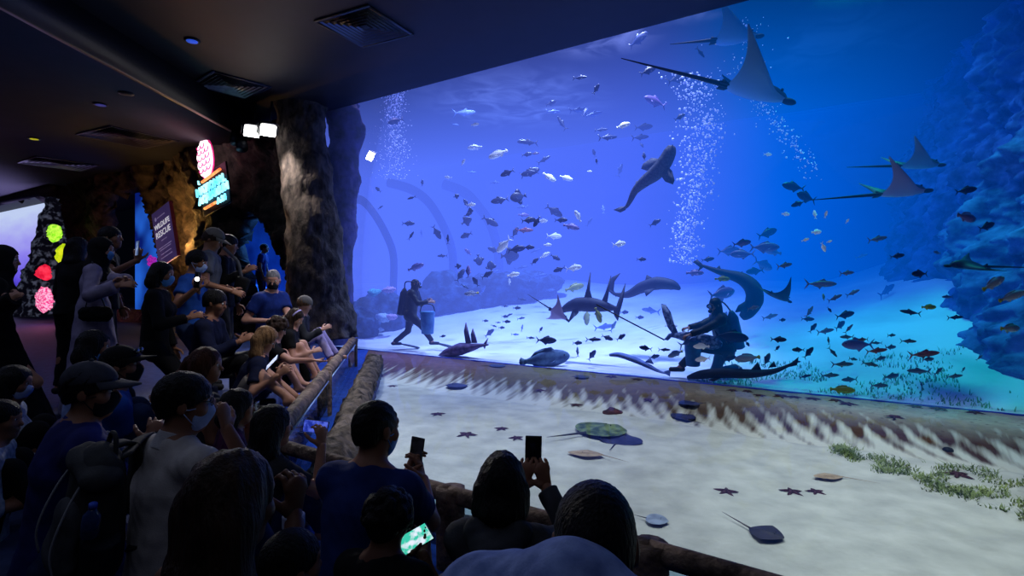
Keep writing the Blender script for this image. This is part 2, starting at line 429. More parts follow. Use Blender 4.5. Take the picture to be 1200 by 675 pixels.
teeth = mth('ADD', slope, mth('ADD', mth('MULTIPLY', saw_, rng(across, .25, .75, .14, .36)), mth('MULTIPLY', noi, 1.5)))
grow = rng(teeth, .10, .60)
vo = nd(nt, 'ShaderNodeTexVoronoi'); vo.inputs['Scale'].default_value = 11; L(geo.outputs['Position'], vo.inputs['Vector'])
spots = rng(vo.outputs['Distance'], .10, .26, .45, 1.0)
base = [l.from_socket for l in nt.links if l.to_socket == b.inputs['Base Color']][0]
topc = mix(mth('MULTIPLY', rng(across, .62, .8), .9), rc.outputs[0], mix(1.0, (208, 198, 182), spots, 'MULTIPLY'))
body = mix(rng(slope, .5, 1.25), brown.outputs[0], topc)
body = mix(.35, body, base, 'MULTIPLY')
fin_ = mix(grow, (204, 200, 190), body)
mxc = nd(nt, 'ShaderNodeMixRGB'); mxc.inputs[0].default_value = 0; L(fin_, mxc.inputs[1])
L(mxc.outputs[0], b.inputs['Base Color'])
obj('pool_floor', vs, fs, m)['kind'] = 'structure'
# water of the touch pool: a nearly clear, faintly rippled sheet
wp = [tuple(RA), tuple(RC)]+[tuple(SN(s_, 8.22)[:2]) for s_ in (-6, 9.7)]+[tuple(RB)]
o = obj('pool_water', [(p[0], p[1], .06) for p in wp], [tuple(range(len(wp)))], pane_mat('pool_water', (236, 246, 250), gloss=.35, rough=.05, bump=.25, bsc=3.5), smooth=False); o['kind'] = 'structure'
# ================================================================== ceilings
c1 = [(-6.3, -3), (-6.3, 13.6), tuple(SN(12, 8.34)[:2]), tuple(SN(-12, 8.34)[:2]), (14, -3)]
obj('ceiling', *prism(c1, 5.5, 5.75), m_ceil, smooth=False)['kind'] = 'structure'
c2 = [(-36, -3), (-36, 36), (-30, 34), (-12.5, 22), (-6.35, 14.5), (-6.35, -3)]
obj('ceiling', *prism(c2, 4.9, 5.1), m_ceil2, smooth=False)['kind'] = 'structure'
obj('trim_1', *box((-6.33, 5.3, 5.2), (.1, 16.6, .62)), m_dark, smooth=False)['kind'] = 'structure'
# shell of the room outside the picture
obj('wall_rear', *box((-8, -3.1, 2.6), (44, .2, 6)), m_dark, smooth=False)['kind'] = 'structure'
obj('wall_side', *box((-36.1, 16, 2.6), (.2, 40, 6)), m_dark, smooth=False)['kind'] = 'structure'
# ================================================================== the tank
GN = 8.27
g = [SN(11.2, GN), SN(-4, GN)]
gl = [(p.x, p.y, z) for p in g for z in (-.3, 5.5)]
o = obj('window_1', gl, [(0, 1, 3, 2)], pane_mat('acrylic', (246, 249, 255), gloss=.25), smooth=False); o['kind'] = 'structure'
# slim dark-blue seal along the foot of the pane
a, b_ = SN(11, GN-.03, -.005), SN(-4, GN-.03, -.005)
o = obj('trim_2', *tube([a, b_], .022, seg=6), M('seal', (20, 40, 150), (24, 48, 170))); o['kind'] = 'structure'
TP = [(11.2, GN+.02), (26.05, 19), (-4, 19), (-4, GN+.02)]
mv = bpy.data.materials.new('sea_water'); mv.use_nodes = True; nt = mv.node_tree; L = nt.links.new; nt.nodes.remove(nt.nodes['Principled BSDF']); out = nt.nodes['Material Output']
va = nd(nt, 'ShaderNodeVolumeAbsorption'); ve = nd(nt, 'ShaderNodeEmission'); ad = nd(nt, 'ShaderNodeAddShader')
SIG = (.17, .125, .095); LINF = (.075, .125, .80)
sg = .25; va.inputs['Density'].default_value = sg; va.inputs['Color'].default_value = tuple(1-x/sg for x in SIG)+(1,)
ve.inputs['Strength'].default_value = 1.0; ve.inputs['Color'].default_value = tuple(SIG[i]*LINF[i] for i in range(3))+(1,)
VOLG = True
if VOLG:   # emission stands in for scattered lamp light: strongest mid-tank, dying towards the cliff
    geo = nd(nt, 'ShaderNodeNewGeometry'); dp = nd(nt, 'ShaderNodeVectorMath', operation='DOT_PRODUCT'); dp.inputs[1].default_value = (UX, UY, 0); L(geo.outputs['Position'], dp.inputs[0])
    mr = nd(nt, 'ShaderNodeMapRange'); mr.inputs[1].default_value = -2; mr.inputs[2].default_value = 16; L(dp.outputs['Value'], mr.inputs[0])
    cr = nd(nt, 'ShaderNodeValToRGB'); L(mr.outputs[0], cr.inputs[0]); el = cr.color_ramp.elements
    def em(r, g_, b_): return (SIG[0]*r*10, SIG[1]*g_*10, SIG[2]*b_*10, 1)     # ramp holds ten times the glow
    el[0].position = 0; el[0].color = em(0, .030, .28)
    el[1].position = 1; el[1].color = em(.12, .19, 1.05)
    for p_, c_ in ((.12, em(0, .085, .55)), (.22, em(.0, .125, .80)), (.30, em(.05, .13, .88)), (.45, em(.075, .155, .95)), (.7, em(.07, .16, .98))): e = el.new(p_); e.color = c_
    # painted glow grows slightly towards the tank floor
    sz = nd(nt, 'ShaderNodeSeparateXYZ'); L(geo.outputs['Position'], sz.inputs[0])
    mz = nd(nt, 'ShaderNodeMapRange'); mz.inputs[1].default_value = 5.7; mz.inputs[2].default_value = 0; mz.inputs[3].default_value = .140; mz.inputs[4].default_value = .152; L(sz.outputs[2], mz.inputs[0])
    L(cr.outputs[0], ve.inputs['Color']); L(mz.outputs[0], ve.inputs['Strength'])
L(va.outputs[0], ad.inputs[0]); L(ve.outputs[0], ad.inputs[1]); L(ad.outputs[0], out.inputs['Volume'])
if VOLG: mv.cycles.volume_step_rate = 1.0
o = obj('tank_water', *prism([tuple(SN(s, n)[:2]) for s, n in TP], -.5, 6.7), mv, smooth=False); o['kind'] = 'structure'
def tz(s, n):
    t = max(0, n-9.9)
    rt = min(1, max(0, (1.3-s)/2.4)); return .36*rt*max(0, n-8.75)/(1+.10*max(0, n-8.75))+.175*t*(1-.6*rt)+.25*noise.noise((s*.25, n*.25, 5))*min(1, t*.4)
def tsp(u, v):
    s = 27-31.5*u; n = GN+.03+(18.9-GN)*v; q = SN(s, n)
    return (q.x, q.y, tz(s, n)-.02+.02*noise.noise((s*1.5, n*1.5, 0)))
vs, fs = gridmesh(tsp, 130, 60)
def in_tank(q):
    p = Vector((q[0], q[1])); s = p.x*UX+p.y*UY; n = p.x*NX+p.y*NY
    return s < 11.2+(n-GN)*1.384+.2
fs = [f for f in fs if all(in_tank(vs[i]) for i in f)]
obj('tank_floor', vs, fs, m_tsand)['kind'] = 'structure'
def bwp(u, v):
    s = 27.5-31.5*u; q = SN(s, 18.7+.25*noise.noise((s*.4, v*4, 0))); return (q.x, q.y, -.3+7.0*v)
obj('wall_tank_back', *gridmesh(bwp, 60, 16), m_backw)['kind'] = 'structure'
def lwp(u, v):
    n = GN+.1+10.6*u; s = 11.15+(n-GN)*1.384; q = SN(s-.12, n); return (q.x, q.y, -.3+7.0*v)
obj('wall_tank_left', *gridmesh(lwp, 30, 12), m_backw)['kind'] = 'structure'
def rwp(u, v):
    n = GN+.03+10.7*u; z = -.3+7.0*v
    s = -3.0+2.9*u**.62+.25*math.sin(u*9+z)*.5
    s += .55*fbm((n, z, 3), .55)+.26*abs(fbm((n, z, 8), 1.8))+.15*fbm((n, z, 1), 4.0)+.05*fbm((n, z, 2), 11)
    s -= .22*(z-1.2); s += .75*max(0, .9-z)*min(1, u*4)
    q = SN(s, n+.25*fbm((n, z, 12), .9)*min(1, u*8)); return (q.x, q.y, z)
obj('wall_tank_right', *gridmesh(rwp, 300, 200), m_rockb)['kind'] = 'structure'
mws = bpy.data.materials.new('water_surface'); mws.use_nodes = True; nt = mws.node_tree; L = nt.links.new; nt.nodes.remove(nt.nodes['Principled BSDF']); out = nt.nodes['Material Output']
tr = nd(nt, 'ShaderNodeBsdfTransparent'); tl = nd(nt, 'ShaderNodeBsdfTranslucent'); tl.inputs[0].default_value = lin((190, 200, 255)); mx = nd(nt, 'ShaderNodeMixShader'); L(mx.outputs[0], out.inputs[0])
no = nd(nt, 'ShaderNodeTexNoise'); no.inputs['Scale'].default_value = 1.1; no.inputs['Detail'].default_value = 5; no.inputs['Distortion'].default_value = 1.2; tc = nd(nt, 'ShaderNodeTexCoord'); L(tc.outputs['Object'], no.inputs['Vector'])
rr = nd(nt, 'ShaderNodeValToRGB'); rr.color_ramp.elements[0].position = .42; rr.color_ramp.elements[1].position = .68; rr.color_ramp.elements[0].color = (.002, .002, .002, 1); rr.color_ramp.elements[1].color = (.02, .02, .02, 1); L(no.outputs[0], rr.inputs[0])
L(rr.outputs[0], mx.inputs[0]); L(tr.outputs[0], mx.inputs[1]); L(tl.outputs[0], mx.inputs[2])
def wsp(u, v):
    s = 27-31*u; n = GN+.05+10.6*v; q = SN(s, n); return (q.x, q.y, 6.62+.03*noise.noise((s, n*2, 0)))
vs, fs = gridmesh(wsp, 60, 30); fs = [f for f in fs if all(in_tank(vs[i]) for i in f)]
obj('tank_water_surface', vs, fs, mws)['kind'] = 'structure'
# ------------------------------------------------------------------ rocks standing in the tank
def rock_column(name, path, radii, m, label, seg=48, rows=70, amp=.25, fr=1.2, sd=0, flat=1.0, flatdir=None):
    pp = smooth_path(path, 12); rr_ = interp(radii, len(pp))
    v, f = tube(pp, rr_, seg=seg, flat=flat, flatdir=flatdir)
    out = []
    for i, p in enumerate(v):
        c = pp[min(i//seg, len(pp)-1)]; d = (Vector(p)-c)
        k = 1+amp*(fbm(Vector(p)+Vector((sd, 0, 0)), fr)+.45*fbm(Vector(p)+Vector((sd, 3, 0)), fr*3.4)+.25*abs(fbm(Vector(p), fr*8)))
        out.append(tuple(c+d*k))
    o = obj(name, out, f, m)
    if label: tag(o, label, 'rock')
    else: o['kind'] = 'structure'
    return o
n_ = 8.8
rock_column('tank_rock', [PN(402, 122, n_), PN(404, 160, n_), PN(402, 230, n_), PN(398, 300, n_), PN(396, 380, n_), PN(400, 420, n_)], [.42, .38, .36, .33, .34, .42], m_rockp, 'tall violet rock column standing in the tank beside the pillar', amp=.28)
def boulder(name, c, r, m, label, sd=0, seg=30, rings=20, amp=.3, fr=1.6, cat='rock', parent=None):
    v, f = ball((0, 0, 0), 1, seg=seg, rings=rings); c = Vector(c); out = []
    for p in v:
        q = Vector((p[0]*r[0], p[1]*r[1], p[2]*r[2])); k = 1+amp*(fbm(q+Vector((sd, sd*2, 0)), fr)+.5*fbm(q+Vector((sd, 0, 7)), fr*3))
        out.append(tuple(c+q*k))
    o = obj(name, out, f, m, parent=parent, origin=None if parent else c)
    if label: tag(o, label, cat)
    return o
for i, (px, py, n, r, lb) in enumerate([
    (455, 375, 11.2, (1.0, .8, .75), 'large dark blue rock mound on the tank floor behind the walking diver'),
    (425, 385, 10.2, (.5, .5, .5), 'low dark rock at the foot of the violet rock column'),
    (530, 352, 13.2, (1.3, .9, .8), 'dark blue rock heap on the sand between the walking diver and the pale school'),
    (585, 345, 14.2, (1.3, .9, .7), 'hazy blue rock heap on the sand under the pale fish school'),
    (625, 335, 15.4, (1.0, .8, .5), 'faint blue rock at the right end of the heaps on the sand')]):
    boulder('tank_rock', PN(px, py, n), r, m_rockd, lb, sd=i*3.1)
m_cor = [M('coral_pale', (150, 170, 190), (196, 206, 220), sc=30, bump=.8), M('coral_pink', (170, 130, 170), (200, 160, 190), sc=30, bump=.8), M('coral_teal', (70, 150, 160), (110, 190, 190), sc=30, bump=.8)]
for i, (px, py, r, k, w) in enumerate([(449, 372, .16, 0, 'lower pale'), (459, 371, .11, 1, 'small pink'), (438, 343, .14, 2, 'upper teal'), (445, 386, .10, 0, 'small pale'), (456, 340, .12, 1, 'upper pink')]):
    o = boulder('reef_coral', PN(px, py, 10.35), (r*1.3, r, r*.7), m_cor[k], w+' coral clump growing on the dark rock left of the walking diver', sd=i*5, seg=16, rings=10, amp=.5, fr=7, cat='coral')
# acrylic tunnel far back, seen by its ribs
m_rib = M('tunnel_rib', (24, 40, 110), (30, 50, 130), rough=.8)
for i, (pts, n, r) in enumerate([([(400, 236), (422, 234), (438, 250), (453, 276), (461, 300), (461, 336), (461, 352)], 13.6, .16), ([(455, 214), (482, 222), (503, 238), (521, 268), (530, 296), (531, 330), (531, 352)], 15.2, .18), ([(520, 216), (545, 226), (562, 244), (575, 264), (583, 292), (585, 322), (585, 345)], 16.6, .2)]):
    pp = smooth_path([PN(x, y, n) for x, y in pts], 6)
    tag(obj('tunnel_rib', *tube(pp, r, seg=8, flat=.6, flatdir=(NX, NY, 0)), m_rib), ('nearest and darkest', 'middle', 'farthest and faintest')[i]+' curved rib of the underwater tunnel standing in the tank', 'tunnel rib')
# ================================================================== the rock wall left of the window
HOLES = [[(279, 372), (283, 330), (280, 300), (281, 268), (290, 249), (301, 256), (312, 275), (322, 296), (330, 318), (337, 345), (338, 374)],
         [(118, 330), (122, 262), (124, 228), (160, 221), (168, 246), (178, 280), (184, 310), (188, 360), (130, 362)],
         [(-60, 364), (-60, 232), (56, 231), (66, 230), (74, 262), (82, 300), (96, 364)]]
def topx(q): return (600+FPX*q[0]/max(q[1], .1), HZ-FPX*(q[2]-CZ)/max(q[1], .1))
SW0, SW1 = 10.8, 33.0
def wall_pt(u, v):
    s = SW0+(SW1-SW0)*u; z = .15+5.0*v
    b = .45*math.exp(-((s-14.4)/1.0)**2)+.35*math.exp(-((s-20.8)/1.2)**2)+.3*math.exp(-((s-18)/.5)**2)
    n = 7.75-b+.35*fbm((s, z, 0), .7)*.6+.16*fbm((s, z, 5), 2.2)+.09*abs(fbm((s, z, 9), 5))
    n -= .25*max(0, z-3.8)
    q = SN(s, n); return (q.x, q.y, z)
NU, NV = 340, 84
vs, fs = gridmesh(wall_pt, NU, NV)
hole_v = [any(inpoly(*topx(q), h) for h in HOLES) for q in vs]
fs = [f for f in fs if not any(hole_v[i] for i in f)]
o = obj('wall_left', vs, fs, m_rock); o['kind'] = 'structure'
sd_ = o.modifiers.new('thickness', 'SOLIDIFY'); sd_.thickness = .45; sd_.offset = 1 if True else -1
# pillar carrying the end of the big window
rock_column('rock_pillar', [PN(352, 118, 7.75), PN(354, 160, 7.7), PN(362, 230, 7.65), PN(370, 300, 7.6), PN(374, 360, 7.6), PN(376, 398, 7.6)], [.56, .50, .52, .58, .66, .74], m_pillar, None, seg=90, amp=.16, fr=1.6)
# panels of blue-lit water behind the openings
def quad(name, pts, m, **k):
    o = obj(name, [tuple(p) for p in pts], [(0, 1, 2, 3)], m, smooth=False); return o
m_arch = M('arch_water', (4, 26, 110), (16, 70, 200), sc=.9, rough=.9, emit=.55, lo=.3, hi=.75)
def wq(s0, s1, n, z0, z1): return [SN(s0, n, z0), SN(s1, n, z0), SN(s1, n, z1), SN(s0, n, z1)]
quad('window_2', wq(16.0, 12.5, 8.95, .2, 4.4), m_arch)['kind'] = 'structure'
quad('window_3', wq(23.0, 16.4, 9.3, .2, 4.8), M('niche_water', (6, 30, 120), (40, 110, 235), sc=.5, rough=.9, emit=.7, lo=.4, hi=.6, detail=2))['kind'] = 'structure'
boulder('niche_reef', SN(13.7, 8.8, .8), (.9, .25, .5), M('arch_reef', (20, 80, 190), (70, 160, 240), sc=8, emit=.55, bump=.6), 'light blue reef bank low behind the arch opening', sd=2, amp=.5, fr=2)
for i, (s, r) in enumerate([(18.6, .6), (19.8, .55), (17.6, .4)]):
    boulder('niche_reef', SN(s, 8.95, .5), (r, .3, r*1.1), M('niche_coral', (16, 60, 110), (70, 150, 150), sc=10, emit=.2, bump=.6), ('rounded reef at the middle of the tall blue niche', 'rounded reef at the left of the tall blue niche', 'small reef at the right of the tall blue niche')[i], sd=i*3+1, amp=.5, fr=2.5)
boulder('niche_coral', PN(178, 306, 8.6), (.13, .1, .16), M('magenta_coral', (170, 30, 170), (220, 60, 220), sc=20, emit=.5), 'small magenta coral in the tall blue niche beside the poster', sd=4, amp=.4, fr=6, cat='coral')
# floor behind the arch
obj('floor', *box(tuple(SN(14.3, 8.5, .49)), (3.4, .85, .52), Matrix.Rotation(math.atan2(UY, UX), 3, 'Z')), m_strip, smooth=False)['kind'] = 'structure'
# bright wide screen of open water far left, with its header
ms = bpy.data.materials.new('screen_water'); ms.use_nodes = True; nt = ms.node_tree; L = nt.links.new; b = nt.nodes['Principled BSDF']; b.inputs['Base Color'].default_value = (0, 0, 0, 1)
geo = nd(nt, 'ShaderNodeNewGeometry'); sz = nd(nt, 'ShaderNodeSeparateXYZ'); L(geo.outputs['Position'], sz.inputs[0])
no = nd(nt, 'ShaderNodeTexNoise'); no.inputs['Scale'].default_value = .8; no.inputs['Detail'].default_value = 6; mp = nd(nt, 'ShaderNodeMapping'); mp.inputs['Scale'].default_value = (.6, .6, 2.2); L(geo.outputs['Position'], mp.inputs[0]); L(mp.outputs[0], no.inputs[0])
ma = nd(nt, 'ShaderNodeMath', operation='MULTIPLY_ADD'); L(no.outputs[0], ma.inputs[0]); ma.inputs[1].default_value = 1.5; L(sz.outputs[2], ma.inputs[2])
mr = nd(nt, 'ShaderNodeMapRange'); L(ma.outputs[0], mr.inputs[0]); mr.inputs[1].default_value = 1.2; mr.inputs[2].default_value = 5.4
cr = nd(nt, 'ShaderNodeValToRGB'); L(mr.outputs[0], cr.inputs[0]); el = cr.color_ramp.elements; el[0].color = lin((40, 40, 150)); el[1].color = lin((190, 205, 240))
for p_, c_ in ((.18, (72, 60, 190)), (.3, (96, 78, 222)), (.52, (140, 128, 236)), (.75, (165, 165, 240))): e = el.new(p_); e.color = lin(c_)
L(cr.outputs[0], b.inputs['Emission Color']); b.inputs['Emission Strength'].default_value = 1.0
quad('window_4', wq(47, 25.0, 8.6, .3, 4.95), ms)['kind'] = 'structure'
obj('trim_3', *tube([SN(24.0, 7.2, 4.86), SN(47, 7.2, 4.86)], .22, seg=4), m_dark, smooth=False)['kind'] = 'structure'
# coral-covered rock cone in front of the screen
def cone_rock():
    c = SN(26.1, 7.75, .2); R = [(0, 1.25), (.5, 1.15), (1.2, .95), (2.0, .78), (3.0, .55), (3.9, .42), (4.45, .34)]
    pp = [c+V(0, 0, z) for z, r in R]+[]
    pp = [p+Vector((-UX, -UY, 0))*(.10*(p.z)) for p in pp]
    pth = smooth_path(pp, 8); rr_ = interp([r for z, r in R], len(pth)); v, f = tube(pth, rr_, seg=40); out = []
    for i, p in enumerate(v):
        q = pth[min(i//40, len(pth)-1)]; d = Vector(p)-q; out.append(tuple(q+d*(1+.22*fbm(p, 1.6)+.12*fbm(p, 6))))
    return obj('reef_cone', out, f, M('reef_cone', (16, 18, 34), (120, 130, 160), sc=5, rough=.8, bump=1, bsc=9, lo=.5, hi=.66, detail=6, emit=.22))  # slight emission stands in for light falling on the speckled rock
tag(cone_rock(), 'dark speckled reef rock rising beside the bright screen, set with glowing corals', 'rock')
def lobed(name, c, r, m, label, lobes, sd, thick=.16):
    v, f = ball((0, 0, 0), 1, seg=40, rings=18); out = []
    rg = Vector((-UX, -UY, 0)); fw = Vector((-NX, -NY, 0))
    for p in v:
        a = math.atan2(p[2], p[0]); k = 1+.18*math.sin(lobes*a+sd)+.12*noise.noise((p[0]*3+sd, p[2]*3, p[1]*3))
        out.append(tuple(Vector(c)+rg*(p[0]*r[0]*k)+fw*(p[1]*thick*(1+.3*math.sin(lobes*2*a)))+V(0, 0, p[2]*r[1]*k)))
    return tag(obj(name, out, f, m, origin=c), label, 'coral')
cn = 6.55
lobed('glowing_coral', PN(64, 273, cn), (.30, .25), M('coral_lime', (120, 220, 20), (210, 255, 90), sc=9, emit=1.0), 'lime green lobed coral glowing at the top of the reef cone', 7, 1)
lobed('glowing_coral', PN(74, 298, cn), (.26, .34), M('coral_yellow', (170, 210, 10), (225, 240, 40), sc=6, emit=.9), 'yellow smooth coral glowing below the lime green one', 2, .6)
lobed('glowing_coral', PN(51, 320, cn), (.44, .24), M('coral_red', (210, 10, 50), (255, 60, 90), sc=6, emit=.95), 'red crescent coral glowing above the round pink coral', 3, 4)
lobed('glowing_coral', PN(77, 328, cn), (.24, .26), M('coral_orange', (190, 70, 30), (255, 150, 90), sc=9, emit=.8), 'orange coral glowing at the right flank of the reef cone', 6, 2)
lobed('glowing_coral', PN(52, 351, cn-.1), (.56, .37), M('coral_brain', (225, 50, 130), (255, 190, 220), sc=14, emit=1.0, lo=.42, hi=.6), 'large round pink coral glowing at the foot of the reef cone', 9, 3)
# ================================================================== signs and lamps on the wall
rw = Vector((-UX, -UY, 0)); fw = Vector((-NX, -NY, 0))
def facing(tilt):                        # columns: right, up, out of the wall; turned in its own plane
    c, s_ = math.cos(tilt), math.sin(tilt); up = V(0, 0, 1)
    return Matrix((rw*c+up*s_, up*c-rw*s_, fw)).transposed()
Rp = facing(math.radians(17)); pc = PN(193.5, 275, 7.0)
ps = empty('poster_board', pc, 'tilted violet wildlife rescue poster board on the amber-lit rock', 'poster')
m_post = M('poster_violet', (92, 74, 140), (104, 84, 152), sc=2, emit=.22)
obj('board', *xf(rbox((0, 0, 0), (1.0, 1.5, .07), .015), Rp, pc), m_post, ps, smooth=False)
m_wt = M('print_white', (235, 228, 240), (245, 240, 250), emit=.55)
obj('lettering', *join(xf(text_mesh('WILDLIFE', .20, .004), Rp, pc+Rp @ V(0, .30, .04)), xf(text_mesh('RESCUE', .235, .004), Rp, pc+Rp @ V(0, .07, .04))), m_wt, ps, smooth=False)
m_pg = M('print_grey', (150, 132, 180), emit=.3)
for y, w in ((.53, .42), (-.12, .3), (-.3, .7), (-.36, .6), (-.48, .55), (-.58, .62)): obj('print_line', *xf(box((0, y, .04), (w, .022, .006)), Rp, pc), m_pg, ps, smooth=False)
obj('print_emblem', *xf(ball((-.3, .53, .04), (.05, .06, .01)), Rp, pc), m_pg, ps)
obj('edge_strip', *xf(box((.515, 0, -.01), (.03, 1.5, .08)), Rp, pc), M('poster_edge', (90, 30, 40), emit=.1), ps, smooth=False)
Rn = facing(math.radians(13)); nc = PN(247, 208, 6.95)
ns = empty('neon_sign', nc, 'glowing sign with round scaly emblem over blue lettering on the dark rock', 'sign')
def at(p, x, y, z=.05): return p+Rn @ V(x, y, z)
up_ = at(PN(241.5, 186, 6.95), 0, 0, 0); tp = PN(250.5, 222, 6.95)
em_w = M('neon_white', (255, 205, 225), (255, 250, 252), sc=6, emit=1.7); em_b = M('neon_blue', (70, 200, 240), (170, 245, 255), sc=3, emit=1.7); em_o = M('neon_orange', (255, 120, 60), (255, 170, 100), emit=1.3); em_r = M('neon_rim', (210, 30, 110), (240, 60, 150), emit=.8)
lob = [ball((0, 0, 0), (.30, .46, .03), seg=24)]+[ball((.24*math.cos(a)*.95, .37*math.sin(a), .03), (.12, .12, .04), seg=14) for a in [k*2*math.pi/11 for k in range(11)]]
obj('emblem', *xf(join(*lob), Rn, up_), em_w, ns)
sc_ = [tube([V(x+.09*math.cos(a), y+.09*math.sin(a), .075) for a in [math.pi+k*math.pi/8 for k in range(9)]], .011, seg=6) for y in (-.25, -.1, .05, .2, .34) for x in (-.14, .03, .19) if (x/.28)**2+(y/.42)**2 < 1]
obj('emblem_scales', *xf(join(*sc_), Rn, up_), em_r, ns)
rim = [V(.335*math.cos(a), .50*math.sin(a), .0) for a in [k*2*math.pi/36 for k in range(37)]]
obj('emblem_rim', *xf(tube(rim, .02, seg=6), Rn, up_), em_r, ns)
obj('lettering', *join(xf(text_mesh('NATIONAL', .26, .02, .010), Rn, at(tp, -.04, .10)), xf(text_mesh('AQUARIUM', .255, .02, .010), Rn, at(tp, .04, -.13))), em_b, ns, smooth=False)
obj('small_lettering', *xf(text_mesh('L', .15, .02), Rn, at(tp, -.52, .33)), em_b, ns, smooth=False)
obj('small_lettering', *xf(text_mesh('A-24', .19, .02, .008), Rn, at(tp, .36, -.36)), em_b, ns, smooth=False)
obj('accent_bar', *xf(tube([V(-.38, .30, .05), V(.46, .34, .05)], .032, seg=8), Rn, tp), em_o, ns)
obj('accent_bar', *xf(tube([V(-.40, -.36, .05), V(.12, -.36, .05)], .032, seg=8), Rn, tp), em_o, ns)
obj('backing_panel', *xf(rbox((0, 0, -.03), (1.25, 1.0, .05), .02), Rn, tp), M('sign_backing', (6, 14, 26), (8, 20, 34), rough=.5), ns, smooth=False)
# flood lamps
em_f = M('flood_face', (255, 250, 245), (255, 255, 255), emit=14)
for i, (px, py) in enumerate([(295, 154), (314, 153)]):
    c = PN(px, py, 6.85); t = empty('flood_lamp', c, ('left', 'right')[i]+' one of the two glaring white flood lamps under the ceiling corner', 'lamp')
    d = (V(0, 0, CZ)-c).normalized(); d = (d+V(.25, 0, -.35)).normalized(); R = basis(d, (0, 0, 1))
    obj('housing', *xf(rbox((-.07, 0, 0), (.14, .36, .28), .03), R, c), m_metal, t)
    obj('lamp_face', *xf(rbox((.012, 0, 0), (.03, .31, .23), .01), R, c), em_f, t, smooth=False)
    obj('bracket', *join(tube([c+V(0, .1, .05), c+V(.0, .15, .5), c+V(0, .2, .68)], .025, seg=6), xf(box((-.05, .2, 0), (.05, .02, .2)), R, c), xf(box((-.05, -.2, 0), (.05, .02, .2)), R, c)), m_metal, t)
    obj('barn_door', *xf(box((.06, 0, .16), (.14, .34, .012), Matrix.Rotation(-.5, 3, 'Y')), R, c), m_metal, t)
for i, (px, py) in enumerate([(276, 165), (283, 172)]):
    c = PN(px, py-6, 6.9); t = empty('track_spot', c, ('left', 'right')[i]+' one of the two unlit grey track spots beside the flood lamps', 'lamp')
    R = basis((.3, -.5, -.8), (0, 0, 1)); obj('barrel', *xf(tube([V(-.2, 0, 0), V(.22, 0, 0)], [.10, .13], seg=14), R, c), m_metal, t); obj('stem', *tube([c, c+V(0, .05, .75)], .02, seg=6), m_metal, t)
# ------------------------------------------------------------------ ceiling fittings
def vent(cx_, cy_, z, w, rot, label, tint, group=None):
    R = Matrix.Rotation(rot, 3, 'Z'); c = V(cx_, cy_, z); t = empty('ceiling_vent', c, label, 'ceiling vent')
    def ring(a, zz, th): return [box((x, y, zz), (sx_, sy_, .02)) for x, y, sx_, sy_ in ((0, a-th/2, 2*a, th), (0, -a+th/2, 2*a, th), (a-th/2, 0, th, 2*a-2*th), (-a+th/2, 0, th, 2*a-2*th))]
    mf = M('vent_frame', (34, 36, 48), (40, 42, 54), rough=.5)
    obj('frame', *xf(join(*ring(w/2, -.012, .05)), R, c), mf, t, smooth=False)
    sl = []
    for k in range(6):
        a0 = w/2-.06-k*w*.07; a1 = a0-.035
        if a1 < .03: break
        q = [(-a0, -a0), (a0, -a0), (a0, a0), (-a0, a0)]; q1 = [(-a1, -a1), (a1, -a1), (a1, a1), (-a1, a1)]
        v = [(x, y, -.022) for x, y in q]+[(x, y, .0) for x, y in q1]
        sl.append((v, [(i, (i+1) % 4, 4+(i+1) % 4, 4+i) for i in range(4)]))
    obj('louvre', *xf(join(*sl), R, c), M('vent_slat_'+tint[0], tint[1], tint[2], rough=.35, spec=.5), t, smooth=False)  # where a vent glints, the glint is painted into its slat colour
    obj('backing', *xf(box((0, 0, -.003), (w-.06, w-.06, .004)), R, c), m_dark, t, smooth=False)
v1 = P(428, 32, FPX*(5.5-CZ)/(HZ-32)); v2 = P(270, 100, FPX*(5.5-CZ)/(HZ-100)); v3 = P(151, 161, FPX*(4.9-CZ)/(HZ-161)); v4 = P(70, 192, FPX*(4.9-CZ)/(HZ-192))
ra = math.atan2(df.y, df.x)
vent(v1.x, v1.y, 5.5, 1.08, ra+.12, 'large square ceiling vent with blue glint, nearest to the big window top edge', ('blue', (44, 50, 84), (52, 58, 94)))
vent(v2.x, v2.y, 5.5, 1.15, ra-.1, 'square ceiling vent with pale glint above the flood lamps', ('grey', (90, 96, 104), (120, 126, 134)))
vent(v3.x, v3.y, 4.9, 1.5, ra+.1, 'dark square vent in the low ceiling left of the glowing sign', ('dark', (36, 26, 30), (44, 32, 36)))
vent(v4.x, v4.y, 4.9, 1.5, ra, 'vent with violet glint in the low ceiling above the far screen', ('violet', (70, 64, 140), (90, 84, 170)))
def downlight(px, py, z, col, label):
    p = P(px, py, FPX*(z-CZ)/(HZ-py)); t = empty('downlight', p, label, 'downlight')
    obj('bezel', *join(tube([p+V(0, 0, .0), p+V(0, 0, -.02)], .12, seg=20)), m_dark, t); obj('lens', *tube([p+V(0, 0, -.02), p+V(0, 0, -.028)], .085, seg=20), M('lens_'+label.split()[0], col, emit=.45), t)
downlight(225, 47, 5.5, (50, 90, 220), 'blue glowing recessed downlight in the ceiling between the two big vents')
downlight(118, 122, 4.9, (60, 60, 130), 'violet dim recessed downlight in the low ceiling')
downlight(40, 162, 4.9, (190, 190, 30), 'yellow recessed downlight at the far left of the low ceiling')
downlight(148, 109, 4.9, (14, 14, 18), 'unlit black recessed downlight beside the violet dim one')
